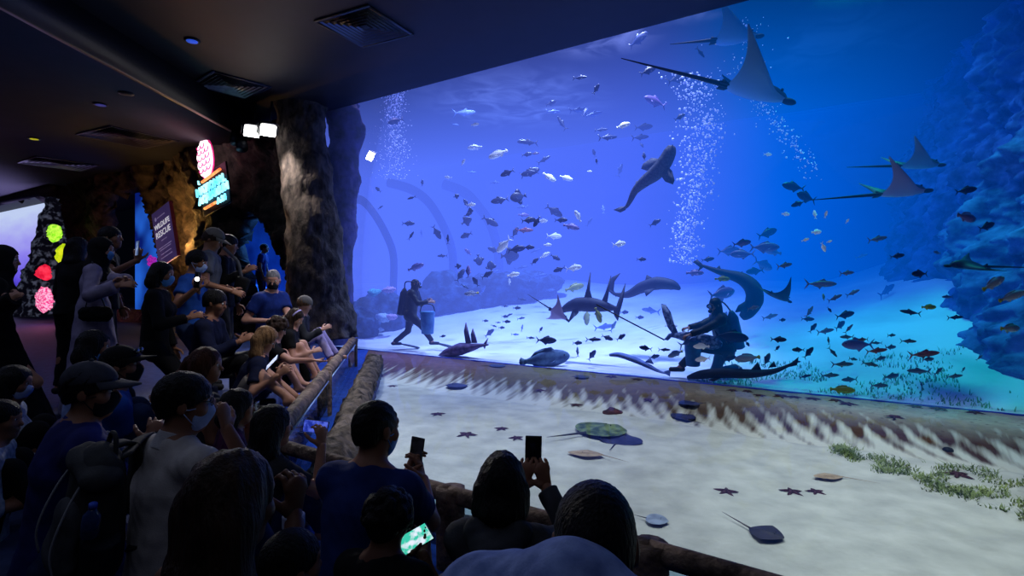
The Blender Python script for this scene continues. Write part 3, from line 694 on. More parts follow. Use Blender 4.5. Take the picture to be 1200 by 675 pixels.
# ================================================================== rails round the pool
def log(p, q, r, sd, rows=26, seg=14):
    p, q = Vector(p), Vector(q); pts = [p.lerp(q, i/(rows-1)) for i in range(rows)]
    v, f = tube(pts, r, seg=seg); out = []
    ax_ = (q-p).normalized()
    for i, x in enumerate(v):
        c = pts[min(i//seg, rows-1)]; d = Vector(x)-c; th = (i % seg)/seg*6.283
        k = 1+.14*noise.noise((math.cos(th)*1.7+sd, math.sin(th)*1.7, (c-p).length*1.1))+.10*noise.noise((math.cos(th)*5, math.sin(th)*5+sd, (c-p).length*.7))
        out.append(tuple(c+d*k))
    return out, f
ZR = .39; ZL = .47
m_rg = pane_mat('rail_glass', (190, 222, 240), gloss=.5)
def rail(pts, label, posts, nudge, ZR=.39):
    c0 = Vector((pts[0].x, pts[0].y, ZS)); t = empty('log_railing', c0, label, 'railing')
    for i in range(len(pts)-1):
        a, b_ = Vector((pts[i].x, pts[i].y, ZR)), Vector((pts[i+1].x, pts[i+1].y, ZR))
        obj('log', *log(a, b_, .062 if ZR > .4 else .046, i*3.3), m_log, t)
        d = nudge*.05
        obj('glass_panel', [tuple(a+V(d.x, d.y, -.06)), tuple(b_+V(d.x, d.y, -.06)), tuple(Vector((b_.x+d.x, b_.y+d.y, ZS))), tuple(Vector((a.x+d.x, a.y+d.y, ZS)))], [(0, 1, 2, 3)], m_rg, t, smooth=False)
        e = a.lerp(b_, .04)+V(d.x, d.y, -.055); g_ = a.lerp(b_, .96)+V(d.x, d.y, -.055)
        obj('glass_edge', *tube([e, g_], .009, seg=6), M('glass_edge', (150, 180, 230), (170, 200, 250), rough=.2, spec=.6), t)
    for p in posts:
        q = Vector((p.x, p.y, 0)); obj('post', *log(q+V(0, 0, ZS-.1), q+V(0, 0, ZR+.035), .075, p.x*7, rows=12), m_log, t)
l1, l2 = RA+dl*2.35, RA+dl*5.9
rail([RA+dl*.05, l1, l2], 'weathered log railing with glass panels along the left bank of the touch pool', [l1, l2], -nl, ZL)
f1, f2, f3 = RA+df*1.55, RA+df*2.62, RA+df*4.9
rail([RA+df*.05, f1, f2, f3], 'weathered log railing in front of the seated visitors, nearest side of the touch pool', [RA, f1, f2], -nf)
# stone kerbs on the water side
def kerb(p, q, label, sd, w=.16, h=.2):
    n = int((q-p).length/.05); v, f = tube([Vector((*p.lerp(q, i/n), .0)) for i in range(n+1)], 1, seg=16); out = []
    for i, x in enumerate(v):
        c = Vector((*p.lerp(q, min(i//16, n)/n), .0)); d = Vector(x)-c; k = .9+.3*noise.noise(Vector(x)*7+Vector((sd, 0, 0)))+.3*abs(noise.noise(c*7))+.2*noise.noise(Vector(x)*17)
        d = Vector((d.x*w, d.y*w, d.z*h))*k
        out.append(tuple(c+d))
    o = obj('stone_kerb', out, f, m_kerb); o['kind'] = 'structure'
kerb(RA-nl*.30-dl*.1, RA-nl*.34+dl*6.3, '', 0); kerb(RA-nf*.30, RA-nf*.30+df*4.6, '', 4, h=.11)
# ================================================================== lamps
def lamp(kind, loc, col, power, target=None, size=.3, cone=60, blend=.5, shape=None):
    l = bpy.data.lights.new('lamp', kind); l.energy = power; l.color = col
    if kind == 'SPOT': l.spot_size = math.radians(cone); l.spot_blend = blend; l.shadow_soft_size = size
    elif kind == 'AREA': l.size = size
    else: l.shadow_soft_size = size
    o = bpy.data.objects.new('lamp', l); COL.objects.link(o); o.location = loc
    if target is not None:
        d = Vector(target)-Vector(loc); o.rotation_euler = d.to_track_quat('-Z', 'Y').to_euler()
    return o
LV = (.72, .72, 1.0)
# above the tank
lamp('SPOT', SN(4.2, 10.2, 9.5), LV, 11500, SN(5.6, 10.6, 0), .4, 52, .8)
lamp('SPOT', SN(8.5, 13.5, 10.5), (.62, .68, 1), 14000, SN(8.5, 13.0, .5), .5, 80, .8)
lamp('SPOT', SN(2.6, 10.6, 9.5), LV, 4200, SN(3.4, 9.6, 0), .3, 32, .8)
lamp('SPOT', SN(0.2, 11.0, 9.5), (0, 1, .45), 3800, SN(-.5, 10.6, .5), .4, 44, .7)
lamp('SPOT', SN(1.6, 13.5, 9.5), (.1, .5, 1), 1800, SN(-.8, 14, 1.5), .5, 70, .8)
lamp('SPOT', SN(1.2, 9.3, 9.5), (.2, .55, 1), 2200, SN(-1.6, 10.0, 2.0), .5, 70, .8)
lamp('SPOT', SN(11.0, 9.6, 9.0), (.55, .45, 1), 2200, SN(9.9, 9.6, 2.0), .3, 45, .8)
# above the touch pool
lamp('SPOT', SN(7.6, 5.4, 5.35), (.84, .86, 1), 700, SN(7.6, 5.6, -.2), .12, 62, .6)
lamp('SPOT', SN(4.8, 5.0, 5.35), (.66, .74, 1), 520, SN(4.8, 5.3, -.2), .12, 66, .6)
lamp('SPOT', SN(1.7, 5.0, 5.35), (1, .98, .94), 760, SN(1.7, 5.2, -.2), .12, 70, .6)
lamp('SPOT', SN(-1.3, 5.4, 5.35), (.95, 1, .93), 620, SN(-1.3, 5.6, -.2), .12, 66, .6)
# added dim blue fill over the seats, with no fittings
lamp('AREA', (-3.0, 3.2, 4.8), (.58, .68, 1), 34, (-2.2, 3.6, 0), 5)
lamp('AREA', (.2, -.8, 4.9), (.58, .68, 1), 17, (.2, 1.8, 0), 4)
lamp('AREA', (-7.5, 5.5, 4.7), (.42, .5, 1), 34, (-5.5, 7, 0), 4)
# flood lamps on the pillar and the seats by the rail
lamp('SPOT', PN(304, 153, 6.6), (1, .93, .86), 260, PN(362, 250, 7.6), .08, 55, .7)
lamp('SPOT', PN(310, 150, 6.4), (1, .96, .94), 900, P(345, 420, 5.8), .08, 40, .8)
lamp('SPOT', (-.6, 4.6, 5.4), (1, .97, .95), 420, (-2.25, 5.75, .55), .06, 34, .6)  # added spot above the pool, apart from the flood lamps, for the rail group
# amber glow behind the poster
for px, py, e in ((205, 256, 40), (212, 285, 48), (194, 242, 28), (209, 312, 26)):
    lamp('POINT', PN(px, py, 7.2), (1, .52, .12), e, size=.06)
lamp('POINT', PN(241, 186, 6.7), (1, .3, .5), 5, size=.2); lamp('POINT', PN(250, 222, 6.7), (.3, .7, 1), 5, size=.2)
# coral glow on the far floor, blue wash from the niches
lamp('POINT', PN(56, 345, 5.9), (1, .25, .55), 34, size=.3)
lamp('AREA', SN(30, 7.9, 2.6), (.5, .42, 1), 130, SN(26, 2, .3), 3)
lamp('AREA', SN(13.6, 8.8, 2.2), (.06, .28, 1), 60, SN(11, 2, .3), 1.6)
# ================================================================== fish
def fin(poly, th=.012, y=0):
    return plate([(x, y, z) for x, z in poly], th)
def fish_parts(kind):
    if kind == 'deep': hs = [(.5, .02), (.47, .06), (.40, .115), (.28, .165), (.12, .19), (-.05, .175), (-.2, .125), (-.32, .065), (-.4, .032), (-.43, .03)]; w = .36
    elif kind == 'slim': hs = [(.5, .015), (.46, .045), (.38, .08), (.25, .11), (.1, .12), (-.08, .105), (-.22, .075), (-.33, .045), (-.4, .026), (-.43, .026)]; w = .55
    elif kind == 'disc': hs = [(.46, .03), (.43, .10), (.35, .19), (.22, .27), (.08, .30), (-.08, .27), (-.2, .19), (-.28, .10), (-.33, .055), (-.36, .05)]; w = .26
    else: hs = [(.5, .02), (.47, .07), (.38, .13), (.24, .17), (.06, .18), (-.12, .15), (-.25, .105), (-.35, .07), (-.41, .055), (-.44, .055)]; w = .62
    seg = 10; v, f = [], []
    for x, h in hs:
        for k in range(seg):
            a = 2*math.pi*k/seg; v.append((x, h*w*math.cos(a), h*math.sin(a)+.01))
    for i in range(len(hs)-1):
        for k in range(seg): f.append((i*seg+k, (i+1)*seg+k, (i+1)*seg+(k+1) % seg, i*seg+(k+1) % seg))
    f.append(tuple(range(seg))); f.append(tuple(range((len(hs)-1)*seg, len(hs)*seg))[::-1])
    H = max(h for _, h in hs)
    P_ = {'body': (v, f)}
    x0 = hs[-1][0]+.02
    if kind in ('deep', 'slim'):
        P_['tail_fin'] = fin([(x0, .02), (-.5, .13), (-.6, .215), (-.53, .09), (-.485, .01), (-.53, -.07), (-.6, -.195), (-.5, -.11), (x0, 0)])
        P_['dorsal_fin'] = fin([(.16, H-.01), (.08, H+.085), (.0, H+.05), (-.14, H-.01), (-.3, .075), (-.1, H-.06)])
        P_['anal_fin'] = fin([(.0, -H+.02), (-.07, -H-.06), (-.14, -H+.01), (-.3, -.055), (-.1, -H+.06)])
    elif kind == 'disc':
        P_['tail_fin'] = fin([(x0, .03), (-.45, .12), (-.52, .15), (-.49, .0), (-.52, -.13), (-.45, -.1), (x0, -.02)])
        P_['dorsal_fin'] = fin([(.15, H-.03), (-.02, H+.16), (-.16, H+.12), (-.24, .17), (-.1, H-.08)])
        P_['anal_fin'] = fin([(.12, -H+.04), (-.02, -H-.14), (-.16, -H-.1), (-.24, -.15), (-.1, -H+.1)])
    else:
        P_['tail_fin'] = fin([(x0, .05), (-.52, .11), (-.56, .06), (-.57, .0), (-.56, -.05), (-.52, -.1), (x0, -.03)])
        P_['dorsal_fin'] = fin([(.2, H-.01), (.14, H+.06), (-.05, H+.05), (-.22, H), (-.32, .09), (-.1, H-.05)])
        P_['anal_fin'] = fin([(-.1, -H+.05), (-.16, -H-.03), (-.24, -H+.02), (-.3, -.07)])
    pf = []
    for s_ in (-1, 1):
        y = H*w*s_*.9; pf.append(plate([(.2, y, -.02), (.1, y*1.7, -.08), (.02, y*1.75, -.09), (.12, y, -.05)], .008))
    P_['pectoral_fin'] = join(*pf)
    P_['eye'] = join(*[ball((.385, s_*H*w*.66, .045), .017, seg=6, rings=4) for s_ in (-1, 1)])
    return P_
def fish_mat(name, top, belly, emit=0, tail=None):
    m = bpy.data.materials.new(name); m.use_nodes = True; nt = m.node_tree; L = nt.links.new; b = nt.nodes['Principled BSDF']
    b.inputs['Roughness'].default_value = .45; b.inputs['Specular IOR Level'].default_value = .3
    tc = nd(nt, 'ShaderNodeTexCoord'); sp = nd(nt, 'ShaderNodeSeparateXYZ'); L(tc.outputs['Object'], sp.inputs[0])
    mr = nd(nt, 'ShaderNodeMapRange'); mr.inputs[1].default_value = -.1; mr.inputs[2].default_value = .12; L(sp.outputs[2], mr.inputs[0])
    cr = nd(nt, 'ShaderNodeValToRGB'); cr.color_ramp.elements[0].color = lin(belly); cr.color_ramp.elements[1].color = lin(top); L(mr.outputs[0], cr.inputs[0]); last = cr.outputs[0]
    if tail:
        m2 = nd(nt, 'ShaderNodeMapRange'); m2.inputs[1].default_value = -.36; m2.inputs[2].default_value = -.44; L(sp.outputs[0], m2.inputs[0])
        mx = nd(nt, 'ShaderNodeMixRGB'); L(m2.outputs[0], mx.inputs[0]); L(last, mx.inputs[1]); mx.inputs[2].default_value = lin(tail); last = mx.outputs[0]
    L(last, b.inputs['Base Color'])
    if emit: L(last, b.inputs['Emission Color']); b.inputs['Emission Strength'].default_value = emit
    return m
FM = {'D': (fish_mat('fish_dark', (14, 26, 64), (36, 56, 104)), 'dark blue'), 'S': (fish_mat('fish_silver', (196, 200, 206), (244, 240, 232), .12), 'silvery white'),
      'P': (fish_mat('fish_pale', (62, 84, 140), (120, 140, 190)), 'pale blue'), 'R': (fish_mat('fish_red', (120, 40, 48), (170, 100, 96)), 'reddish'),
      'Y': (fish_mat('fish_yellow', (130, 130, 20), (170, 170, 60)), 'yellow green'), 'V': (fish_mat('fish_violet', (84, 66, 126), (150, 124, 176)), 'violet grey'),
      'G': (fish_mat('fish_grey', (46, 70, 92), (104, 130, 148)), 'grey'), 'T': (fish_mat('fish_yellowtail', (110, 120, 150), (200, 196, 200), 0, (190, 170, 40)), 'grey yellow-tailed')}
m_eye = M('fish_eye', (4, 4, 6), (10, 10, 14), rough=.2, spec=.6)
KIND = {}
for k in ('deep', 'slim', 'disc', 'stout'):
    ps_ = fish_parts(k); KIND[k] = {n: mesh_data('fish_'+k+'_'+n, *vf) for n, vf in ps_.items()}
    KIND[k]['all'] = mesh_data('fish_'+k, *join(*[ps_[n] for n in ps_]))
    for me in KIND[k].values(): me.materials.append(FM['D'][0])
F_ = """463 142 18 195 D|443 222 9 140 D|482 232 10 195 D|446 243 7 30 D|495 214 8 90 D|557 146 9 0 S|545 132 24 10 P|556 173 16 190 S|583 181 22 200 S|543 190 8 60 S|553 202 10 0 P|525 208 8 170 S|534 146 7 0 P|594 203 16 200 D|613 166 14 185 D|618 181 12 10 D|585 235 20 190 D|607 231 20 195 D|552 240 11 0 S|549 251 10 30 D|535 230 7 20 D|546 238 11 120 D|551 247 8 100 D|547 259 14 30 D|575 260 20 -30 D|546 276 14 200 D|479 262 14 0 D|482 276 11 60 D|494 273 8 90 P|512 273 17 -60 D|525 280 11 90 D|518 300 12 180 D|548 295 10 135 V|488 313 19 20 V|561 305 14 -80 D|537 312 8 10 D|620 203 19 190 D|644 208 17 -35 S|664 209 15 -20 S|612 243 12 180 P|650 248 21 -30 D|614 252 12 0 V|620 258 16 10 D|629 260 14 240 D|636 259 12 0 S|677 253 14 120 S|670 266 18 -15 V|658 258 14 0 D|615 270 20 0 R|604 272 14 60 D|650 277 17 0 S|590 288 21 225 S|642 287 9 0 S|639 299 12 30 S|606 292 20 10 D|620 290 13 0 D|598 300 22 0 D|578 293 14 160 D|627 306 11 40 D|628 294 14 200 P|651 302 12 -30 D|655 316 14 200 D|673 314 18 10 S|632 324 22 10 P|602 322 14 10 S|597 330 7 90 S|619 167 20 180 D|627 180 10 0 R|638 187 16 30 D|622 202 22 20 D|580 214 10 0 P|658 144 18 120 D|686 131 12 60 D|696 134 20 15 P|678 129 20 10 P|649 131 16 0 P|646 121 12 20 D|731 147 16 20 S|705 152 14 0 D|713 161 22 8 D|755 149 18 0 D|751 161 21 10 D|752 170 7 -60 D|755 183 10 90 D|696 179 9 110 D|699 189 6 100 D|727 199 16 70 P|797 137 13 30 D|691 201 6 0 S|768 261 13 30 D|707 245 10 90 P|691 260 12 60 P|726 286 16 10 S|749 46 22 35 D|821 62 14 -40 D|760 83 19 25 D|797 91 28 20 D|680 91 15 0 D|699 104 12 60 D|767 119 26 160 V|929 219 26 170 D|944 231 26 165 D|935 239 14 200 D|900 181 10 0 S|955 251 10 90 S|968 251 8 80 S|921 251 11 0 S|957 272 14 5 S|944 281 8 20 S|900 273 24 20 D|965 290 12 -60 S|972 283 6 20 S|897 290 28 0 V|1029 280 22 10 R|1133 255 28 -10 V|1157 265 20 20 D|1133 223 20 10 D|993 259 6 60 S|920 311 20 10 R|993 320 18 5 R|963 333 32 0 R|979 349 17 25 R|1000 343 16 25 R|949 365 16 50 R|903 371 18 15 R|991 369 20 15 D|972 363 7 -60 D|965 348 8 100 Y|947 374 12 0 D|917 375 9 0 D|953 384 12 60 D|968 388 20 10 R|985 381 16 30 D|995 385 12 60 R|971 399 9 90 D|913 398 15 0 D|935 410 13 180 D|948 413 16 50 D|911 408 8 45 D|976 413 14 -50 D|899 421 16 60 D|1004 404 34 180 V|992 395 16 180 D|1011 398 14 180 R|1028 411 20 10 R|1027 402 11 180 D|1032 420 16 10 D|1000 421 12 -10 D|1020 427 16 -10 D|988 427 20 5 G|1044 407 17 0 D|1065 400 16 0 D|1045 393 12 0 D|1084 415 27 10 R|1088 421 18 0 D|1076 435 22 180 G|1045 441 22 5 D|995 445 20 180 G|1031 452 20 0 G|973 440 18 5 D|944 441 12 20 D|1100 435 16 25 G|1119 441 16 10 G|1129 433 8 40 D|1148 419 8 50 D|1080 451 7 90 D|988 457 22 0 Y|1165 332 28 30 T|1187 347 26 25 T|1184 385 26 0 T|1077 321 20 180 D|1089 360 16 0 Y|1040 340 26 30 P|696 398 17 0 D|712 396 13 -20 D|677 402 11 0 D|756 408 14 170 D|767 418 11 20 D|694 416 14 60 D|677 412 11 90 P|641 399 22 0 D|645 340 10 0 P|750 372 10 0 D|762 364 22 170 P|732 366 10 0 D|709 383 22 10 P|719 382 14 60 G|728 395 12 30 D|858 395 34 -5 D|824 383 28 185 T|821 406 18 180 S|823 421 16 190 S|791 415 18 200 T|808 400 26 20 P|787 382 13 0 S|855 420 16 15 D|875 420 24 190 T|934 424 10 0 D|876 403 8 -50 D|847 344 34 10 V|841 369 24 185 V|883 361 16 10 R|787 335 18 -5 V|752 304 11 0 D|830 304 13 10 D|815 320 18 0 V|847 327 15 0 Y|855 294 26 5 V|895 311 26 -20 V|869 298 24 180 V|779 410 13 0 D|552 344 16 185 T|612 351 10 -10 D|606 361 9 0 D|592 359 8 0 D|597 369 8 20 D|611 373 9 10 D|594 377 9 0 D|592 371 8 0 D|579 382 7 -20 D|588 384 7 0 D|574 390 13 40 D|569 376 7 0 D|584 378 6 0 D|604 392 9 0 P|634 386 7 60 D|622 396 9 0 P|612 384 8 80 P|519 394 7 10 D|674 337 22 15 Y|676 361 20 250 Y|688 372 18 265 Y|701 370 18 290 Y|540 322 16 60 D|549 318 14 90 V|571 322 14 30 D|557 330 12 120 D|584 318 12 0 P|566 340 12 60 P|545 336 10 -30 P|575 312 14 100 D|611 314 16 10 P|1052 300 14 10 D|1098 296 12 170 P|1010 300 12 20 P|1066 366 18 170 D|1120 372 16 5 D|1110 348 14 180 P|870 285 20 10 V|905 295 22 170 V|884 318 20 185 D"""
ZONES = [((430, 520, 600, 70, 205), 'by the bubbles at upper left')]
def zone(x, y):
    if y < 205 and x < 600: return 'near the small bubble column'
    if y < 305 and x < 572: return 'in front of the tunnel ribs'
    if x < 566: return 'by the walking diver'
    if y < 112 and x < 840: return 'left of the upper eagle rays'
    if y < 215 and x < 672: return 'above the pale mid-water school'
    if y < 205 and x < 830: return "under the lower eagle ray's tail"
    if y < 262 and x < 690: return 'atop the pale mid-water school'
    if y < 335 and x < 690: return 'low in the pale mid-water school'
    if y < 300 and x < 800: return 'beneath the gliding leopard shark'
    if y < 335 and x < 912: return 'above the kneeling diver'
    if x < 665: return 'over white sand before the rocks'
    if x < 784: return "under the diver's feeding pole"
    if x < 862 and y > 335: return 'around the kneeling diver'
    if y < 292 and x < 1060: return 'in open water below the twin eagle rays'
    if y < 325 and x < 1075: return 'above the turquoise patch'
    if x > 1072 and y < 395: return 'before the blue cliff'
    if y < 392: return 'over the turquoise patch'
    if x < 960: return 'over the sand right of the kneeling diver'
    if y < 424: return 'over the upper green sand'
    return 'over the lower green sand'
def heading(a):
    c, s_ = math.cos(math.radians(a)), math.sin(math.radians(a))
    if abs(s_) > .82: return 'pointing up' if s_ > 0 else 'pointing down'
    return 'heading right' if c > 0 else 'heading left'
ORD = ['first', 'second', 'third', 'fourth', 'fifth', 'sixth', 'seventh', 'eighth', 'ninth', 'tenth', 'eleventh', 'twelfth', 'thirteenth', 'fourteenth', 'fifteenth', 'sixteenth']
L_ = []
for e in F_.split('|'):
    x, y, l, a, c = e.split(); L_.append((float(x), float(y), float(l), float(a), 'G' if c == 'D' and float(x) > 955 and float(y) > 392 else c))
keyf = lambda q: (q[4], heading(q[3]), zone(q[0], q[1]))
ranks = {}
for q in sorted(L_): ranks.setdefault(keyf(q), []).append(q)
def fish_depth(x, y, c, r):
    if x < 566 and y > 305: n = r.uniform(8.6, 9.6)
    elif y > 392 or (x > 1050): n = r.uniform(8.45, 8.8)
    elif c == 'P': n = r.uniform(12, 14)
    elif x > 912: n = r.uniform(8.8, 10)
    elif c == 'S': n = r.uniform(9.5, 11)
    elif y < 205: n = r.uniform(9.5, 12.5)
    else: n = r.uniform(9, 11.5)
    for _ in range(30):
        p = PN(x, y, n); s = p.x*UX+p.y*UY
        if p.z > tz(s, n)+.08 and s > -1.2: break
        n -= .15
        if n < 8.42: n = 8.42; break
    return n
rf = random.Random(3)
for q in L_:
    x, y, l, a, c = q; n = fish_depth(x, y, c, rf); p = PN(x, y, n)
    th = math.radians(a); yaw = rf.uniform(-.45, .45)
    fwd_ = Vector((math.cos(th), yaw, math.sin(th))).normalized(); up = Vector((-math.sin(th), 0, math.cos(th)))
    if math.cos(th) < -.02: up = -up
    S = l*p.y/FPX*(1+.5*yaw*yaw); R = basis(fwd_, up)
    kind = {'D': rf.choice(['deep', 'deep', 'slim']), 'S': rf.choice(['deep', 'stout']), 'P': 'slim', 'R': 'slim', 'Y': 'stout', 'V': rf.choice(['stout', 'deep']), 'G': 'slim', 'T': 'stout'}[c]
    if c == 'D' and 530 < x < 690 and 225 < y < 335: kind = rf.choice(['deep', 'disc', 'deep'])
    rk = ranks[keyf(q)]; base = f"{FM[c][1]} fish {heading(a)} {zone(x, y)}"
    i = rk.index(q)
    if len(rk) > 1: base += f", {ORD[i]} from left"
    name = 'fish'; grp = f"{FM[c][1]} fish {zone(x, y)}"
    mw = R.to_4x4(); mw.translation = p; mw = mw @ Matrix.Scale(S, 4)
    if l >= 20:
        o = bpy.data.objects.new(name, KIND[kind]['body'])
    else: o = bpy.data.objects.new(name, KIND[kind]['all'])
    COL.objects.link(o); o.matrix_world = mw
    o.material_slots[0].link = 'OBJECT'; o.material_slots[0].material = FM[c][0]
    tag(o, base, 'fish', grp)
    if l >= 20:
        for pn in ('tail_fin', 'dorsal_fin', 'anal_fin', 'pectoral_fin', 'eye'):
            ch = bpy.data.objects.new(pn, KIND[kind][pn]); COL.objects.link(ch); ch.parent = o
            ch.material_slots[0].link = 'OBJECT'; ch.material_slots[0].material = m_eye if pn == 'eye' else FM[c][0]
# ================================================================== rays
def wing_surface(kind, dih, nv=22, nu=14):
    vt = []; 
    def edge(y):
        if kind == 'eagle': return .40-.85*y**1.1+.16*math.exp(-(y/.10)**2), -.44+.13*math.sin(math.pi*min(1, y*1.05))-.01*y
        if kind == 'square': return .86*max(0, 1-y**1.35)**.8, -.86*max(0, 1-y**1.35)**.8
        if kind == 'slender': return 1.75*max(0, 1-y**1.6)**.75, -1.5*max(0, 1-y**1.5)**.9
        return .9*max(0, 1-y**2.3)**.6+.12*math.exp(-(y/.2)**2), -.75*max(0, 1-y**2)**.5
    ys = [math.sin(math.pi/2*k/nv) if kind != 'eagle' else k/nv for k in range(nv+1)]
    arc = [(0, 0)]
    for k in range(nv):
        t = (ys[k]+ys[k+1])/2; a = dih*min(1, (t*1.6))**.8; d = ys[k+1]-ys[k]; arc.append((arc[-1][0]+d*math.cos(a), arc[-1][1]+d*math.sin(a)))
    rows = []
    for k in range(-nv, nv+1):
        y = ys[abs(k)]; le, te = edge(min(y, .9999)); sg_ = -1 if k < 0 else 1
        rows.append((sg_*arc[abs(k)][0], arc[abs(k)][1], le, te, (.15 if kind == 'eagle' else .08)*(1-y)**1.2+.045*math.exp(-(y/.16)**2)+.006, sg_*dih*min(1, y*1.6)**.8))
    vs, fs = [], []; W = nu+1
    for side in (1, -1):
        o = len(vs)
        for (yy, zz, le, te, th, ang) in rows:
            for i in range(W):
                u = i/nu; x = le+(te-le)*u; pr = math.sin(math.pi*u**.75)**.8
                h = side*th*pr*(1 if side > 0 else .45)
                vs.append((x, yy-math.sin(ang)*h, zz+math.cos(ang)*h))
        for r_ in range(len(rows)-1):
            for i in range(nu):
                q = (o+r_*W+i, o+r_*W+i+1, o+(r_+1)*W+i+1, o+(r_+1)*W+i); fs.append(q if side > 0 else q[::-1])
    return vs, fs
def two_tone(name, top, under, sc=6, spots=None):
    m = bpy.data.materials.new(name); m.use_nodes = True; nt = m.node_tree; L = nt.links.new; b = nt.nodes['Principled BSDF']; b.inputs['Roughness'].default_value = .55; b.inputs['Specular IOR Level'].default_value = .25
    tc = nd(nt, 'ShaderNodeTexCoord'); g = nd(nt, 'ShaderNodeNewGeometry'); dp = nd(nt, 'ShaderNodeVectorTransform', vector_type='NORMAL', convert_from='WORLD', convert_to='OBJECT'); L(g.outputs['Normal'], dp.inputs[0])
    sp = nd(nt, 'ShaderNodeSeparateXYZ'); L(dp.outputs[0], sp.inputs[0])
    sx_ = nd(nt, 'ShaderNodeSeparateXYZ'); L(tc.outputs['Object'], sx_.inputs[0])
    ab = nd(nt, 'ShaderNodeMath', operation='ABSOLUTE'); L(sx_.outputs[1], ab.inputs[0])
    # the dark back is the upper side of the skin: stored as a face attribute so the raised wings keep it
    at_ = nd(nt, 'ShaderNodeAttribute', attribute_name='back')
    no = nd(nt, 'ShaderNodeTexNoise'); no.inputs['Scale'].default_value = sc; no.inputs['Detail'].default_value = 5; L(tc.outputs['Object'], no.inputs[0])
    r1 = nd(nt, 'ShaderNodeValToRGB'); r1.color_ramp.elements[0].position = .4; r1.color_ramp.elements[1].position = .6; L(no.outputs[0], r1.inputs[0])
    t2 = spots or tuple(min(255, int(x*1.25+4)) for x in top)
    r1.color_ramp.elements[0].color = lin(top); r1.color_ramp.elements[1].color = lin(t2)
    mx = nd(nt, 'ShaderNodeMixRGB'); L(at_.outputs['Fac'], mx.inputs[0]); mx.inputs[1].default_value = lin(under); L(r1.outputs[0], mx.inputs[2]); L(mx.outputs[0], b.inputs['Base Color'])
    return m
def add_back(o):
    me = o.data; n = len(me.vertices); a = me.attributes.new('back', 'FLOAT', 'POINT'); a.data.foreach_set('value', [1.0 if i < n//2 else 0.0 for i in range(n)])
def ray(name, loc, head, up, half, m, label, kind='eagle', dih=.0, tail=(1.6, .0), mt=None, taildir=None, cat='ray'):
    loc = Vector(loc); R = basis(head, up); v, f = wing_surface(kind, dih)
    o = bpy.data.objects.new(name, mesh_data(name, [Vector(p)*half for p in v], f)); COL.objects.link(o); o.data.materials.append(m); add_back(o)
    mw = R.to_4x4(); mw.translation = loc; o.matrix_world = mw
    tag(o, label, cat)
    def part(nm, vf, mm): 
        c = bpy.data.objects.new(nm, mesh_data(nm, [Vector(p)*half for p in vf[0]], vf[1])); COL.objects.link(c); c.parent = o; c.data.materials.append(mm); return c
    tl, bd = tail; x0 = -.40 if kind == 'eagle' else (-.8 if kind == 'square' else -1.3 if kind == 'slender' else -.68)
    if taildir is None: td = Vector((-1, bd, .02))
    else: td = R.transposed() @ Vector(taildir).normalized()
    td.normalize(); side = Vector((0, 1, 0))
    pth = [Vector((x0, 0, .015))+td*(tl*t)+side*(bd*.25*math.sin(math.pi*t)) for t in [k/10 for k in range(11)]]
    r0 = .045 if kind == 'eagle' else .05
    part('tail', tube(pth, [r0*(1-.85*(k/10)) for k in range(11)], seg=7), mt or m_dkray)
    if kind == 'eagle':
        part('pelvic_fin', join(*[plate([(-.36, .03*s_, .0), (-.42, .12*s_, -.01), (-.54, .13*s_, -.01), (-.52, .04*s_, .0)], .015) for s_ in (-1, 1)]), m_dkray)
        part('dorsal_fin', plate([(-.40, 0, .05), (-.47, 0, .11), (-.5, 0, .10), (-.5, 0, .03)], .012), m_dkray)
        part('snout', ball((.56, 0, -.015), (.12, .07, .05)), m_dkray)
    part('eye', join(*[ball((.40 if kind == 'eagle' else .42, s_*.11, .085 if kind == 'eagle' else .13), .025, seg=6, rings=4) for s_ in (-1, 1)]), m_eye)
    return o
m_dkray = M('ray_dark', (10, 14, 26), (18, 24, 38), sc=8)
m_eagle = two_tone('eagle_ray', (10, 16, 32), (126, 164, 190))
m_eagle2 = two_tone('eagle_ray_violet', (14, 18, 40), (176, 146, 176))
def iv(a, tilt=0): t = math.radians(a); return Vector((math.cos(t), tilt, math.sin(t)))
def ipv(a, away): t = math.radians(a); return Vector((math.cos(t)*math.cos(away), math.sin(away), math.sin(t)*math.cos(away)))
def eray(px, py, n, wpx, ang, roll, dih, label, tail, m=m_eagle, yaw=-.15, tb=0):
    p = PN(px, py, n); h = iv(ang, yaw).normalized(); up = ipv(ang+90, roll)
    return ray('eagle_ray', p, h, up, wpx*p.y/FPX, m, label, 'eagle', dih, (tail, tb))
eray(860, 45, 9.6, 50, 3, .25, .95, 'uppermost eagle ray, wings raised, near the top of the tank', 1.05)
eray(882, 108, 9.2, 74, -17, .1, .95, 'largest eagle ray with long straight tail, just below the uppermost one', 1.75)
eray(1075, 194, 9.6, 45, 1, .12, .8, 'upper ray of the twin eagle rays before the cliff, both wing tips showing', 1.3)
eray(1055, 226, 9.2, 52, 5, .25, .95, 'violet-bellied eagle ray gliding under its twin before the cliff', 1.5, m_eagle2)
p = PN(1135, 312, 8.7); ray('eagle_ray', p, (-.95, .2, .05), (0, -.35, 1), 38*p.y/FPX, two_tone('ray_shade', (12, 20, 48), (30, 44, 90)), 'dark ray gliding low in front of the blue cliff', 'eagle', .25, (1.3, 0))
p = PN(654, 368, 8.9); ray('eagle_ray', p, iv(-32, -.2), ipv(58, .75), 24*p.y/FPX, m_eagle2, 'small violet ray with thin tail left of the sharks by the feeding pole', 'eagle', .25, (1.4, 0))
p = PN(914, 348, 9.3); ray('eagle_ray', p, iv(-20, .4), ipv(70, .35), 30*p.y/FPX, two_tone('ray_night', (8, 14, 40), (14, 24, 60)), 'dark ray with raised wing right of the curved shark', 'eagle', .8, (.5, 0))
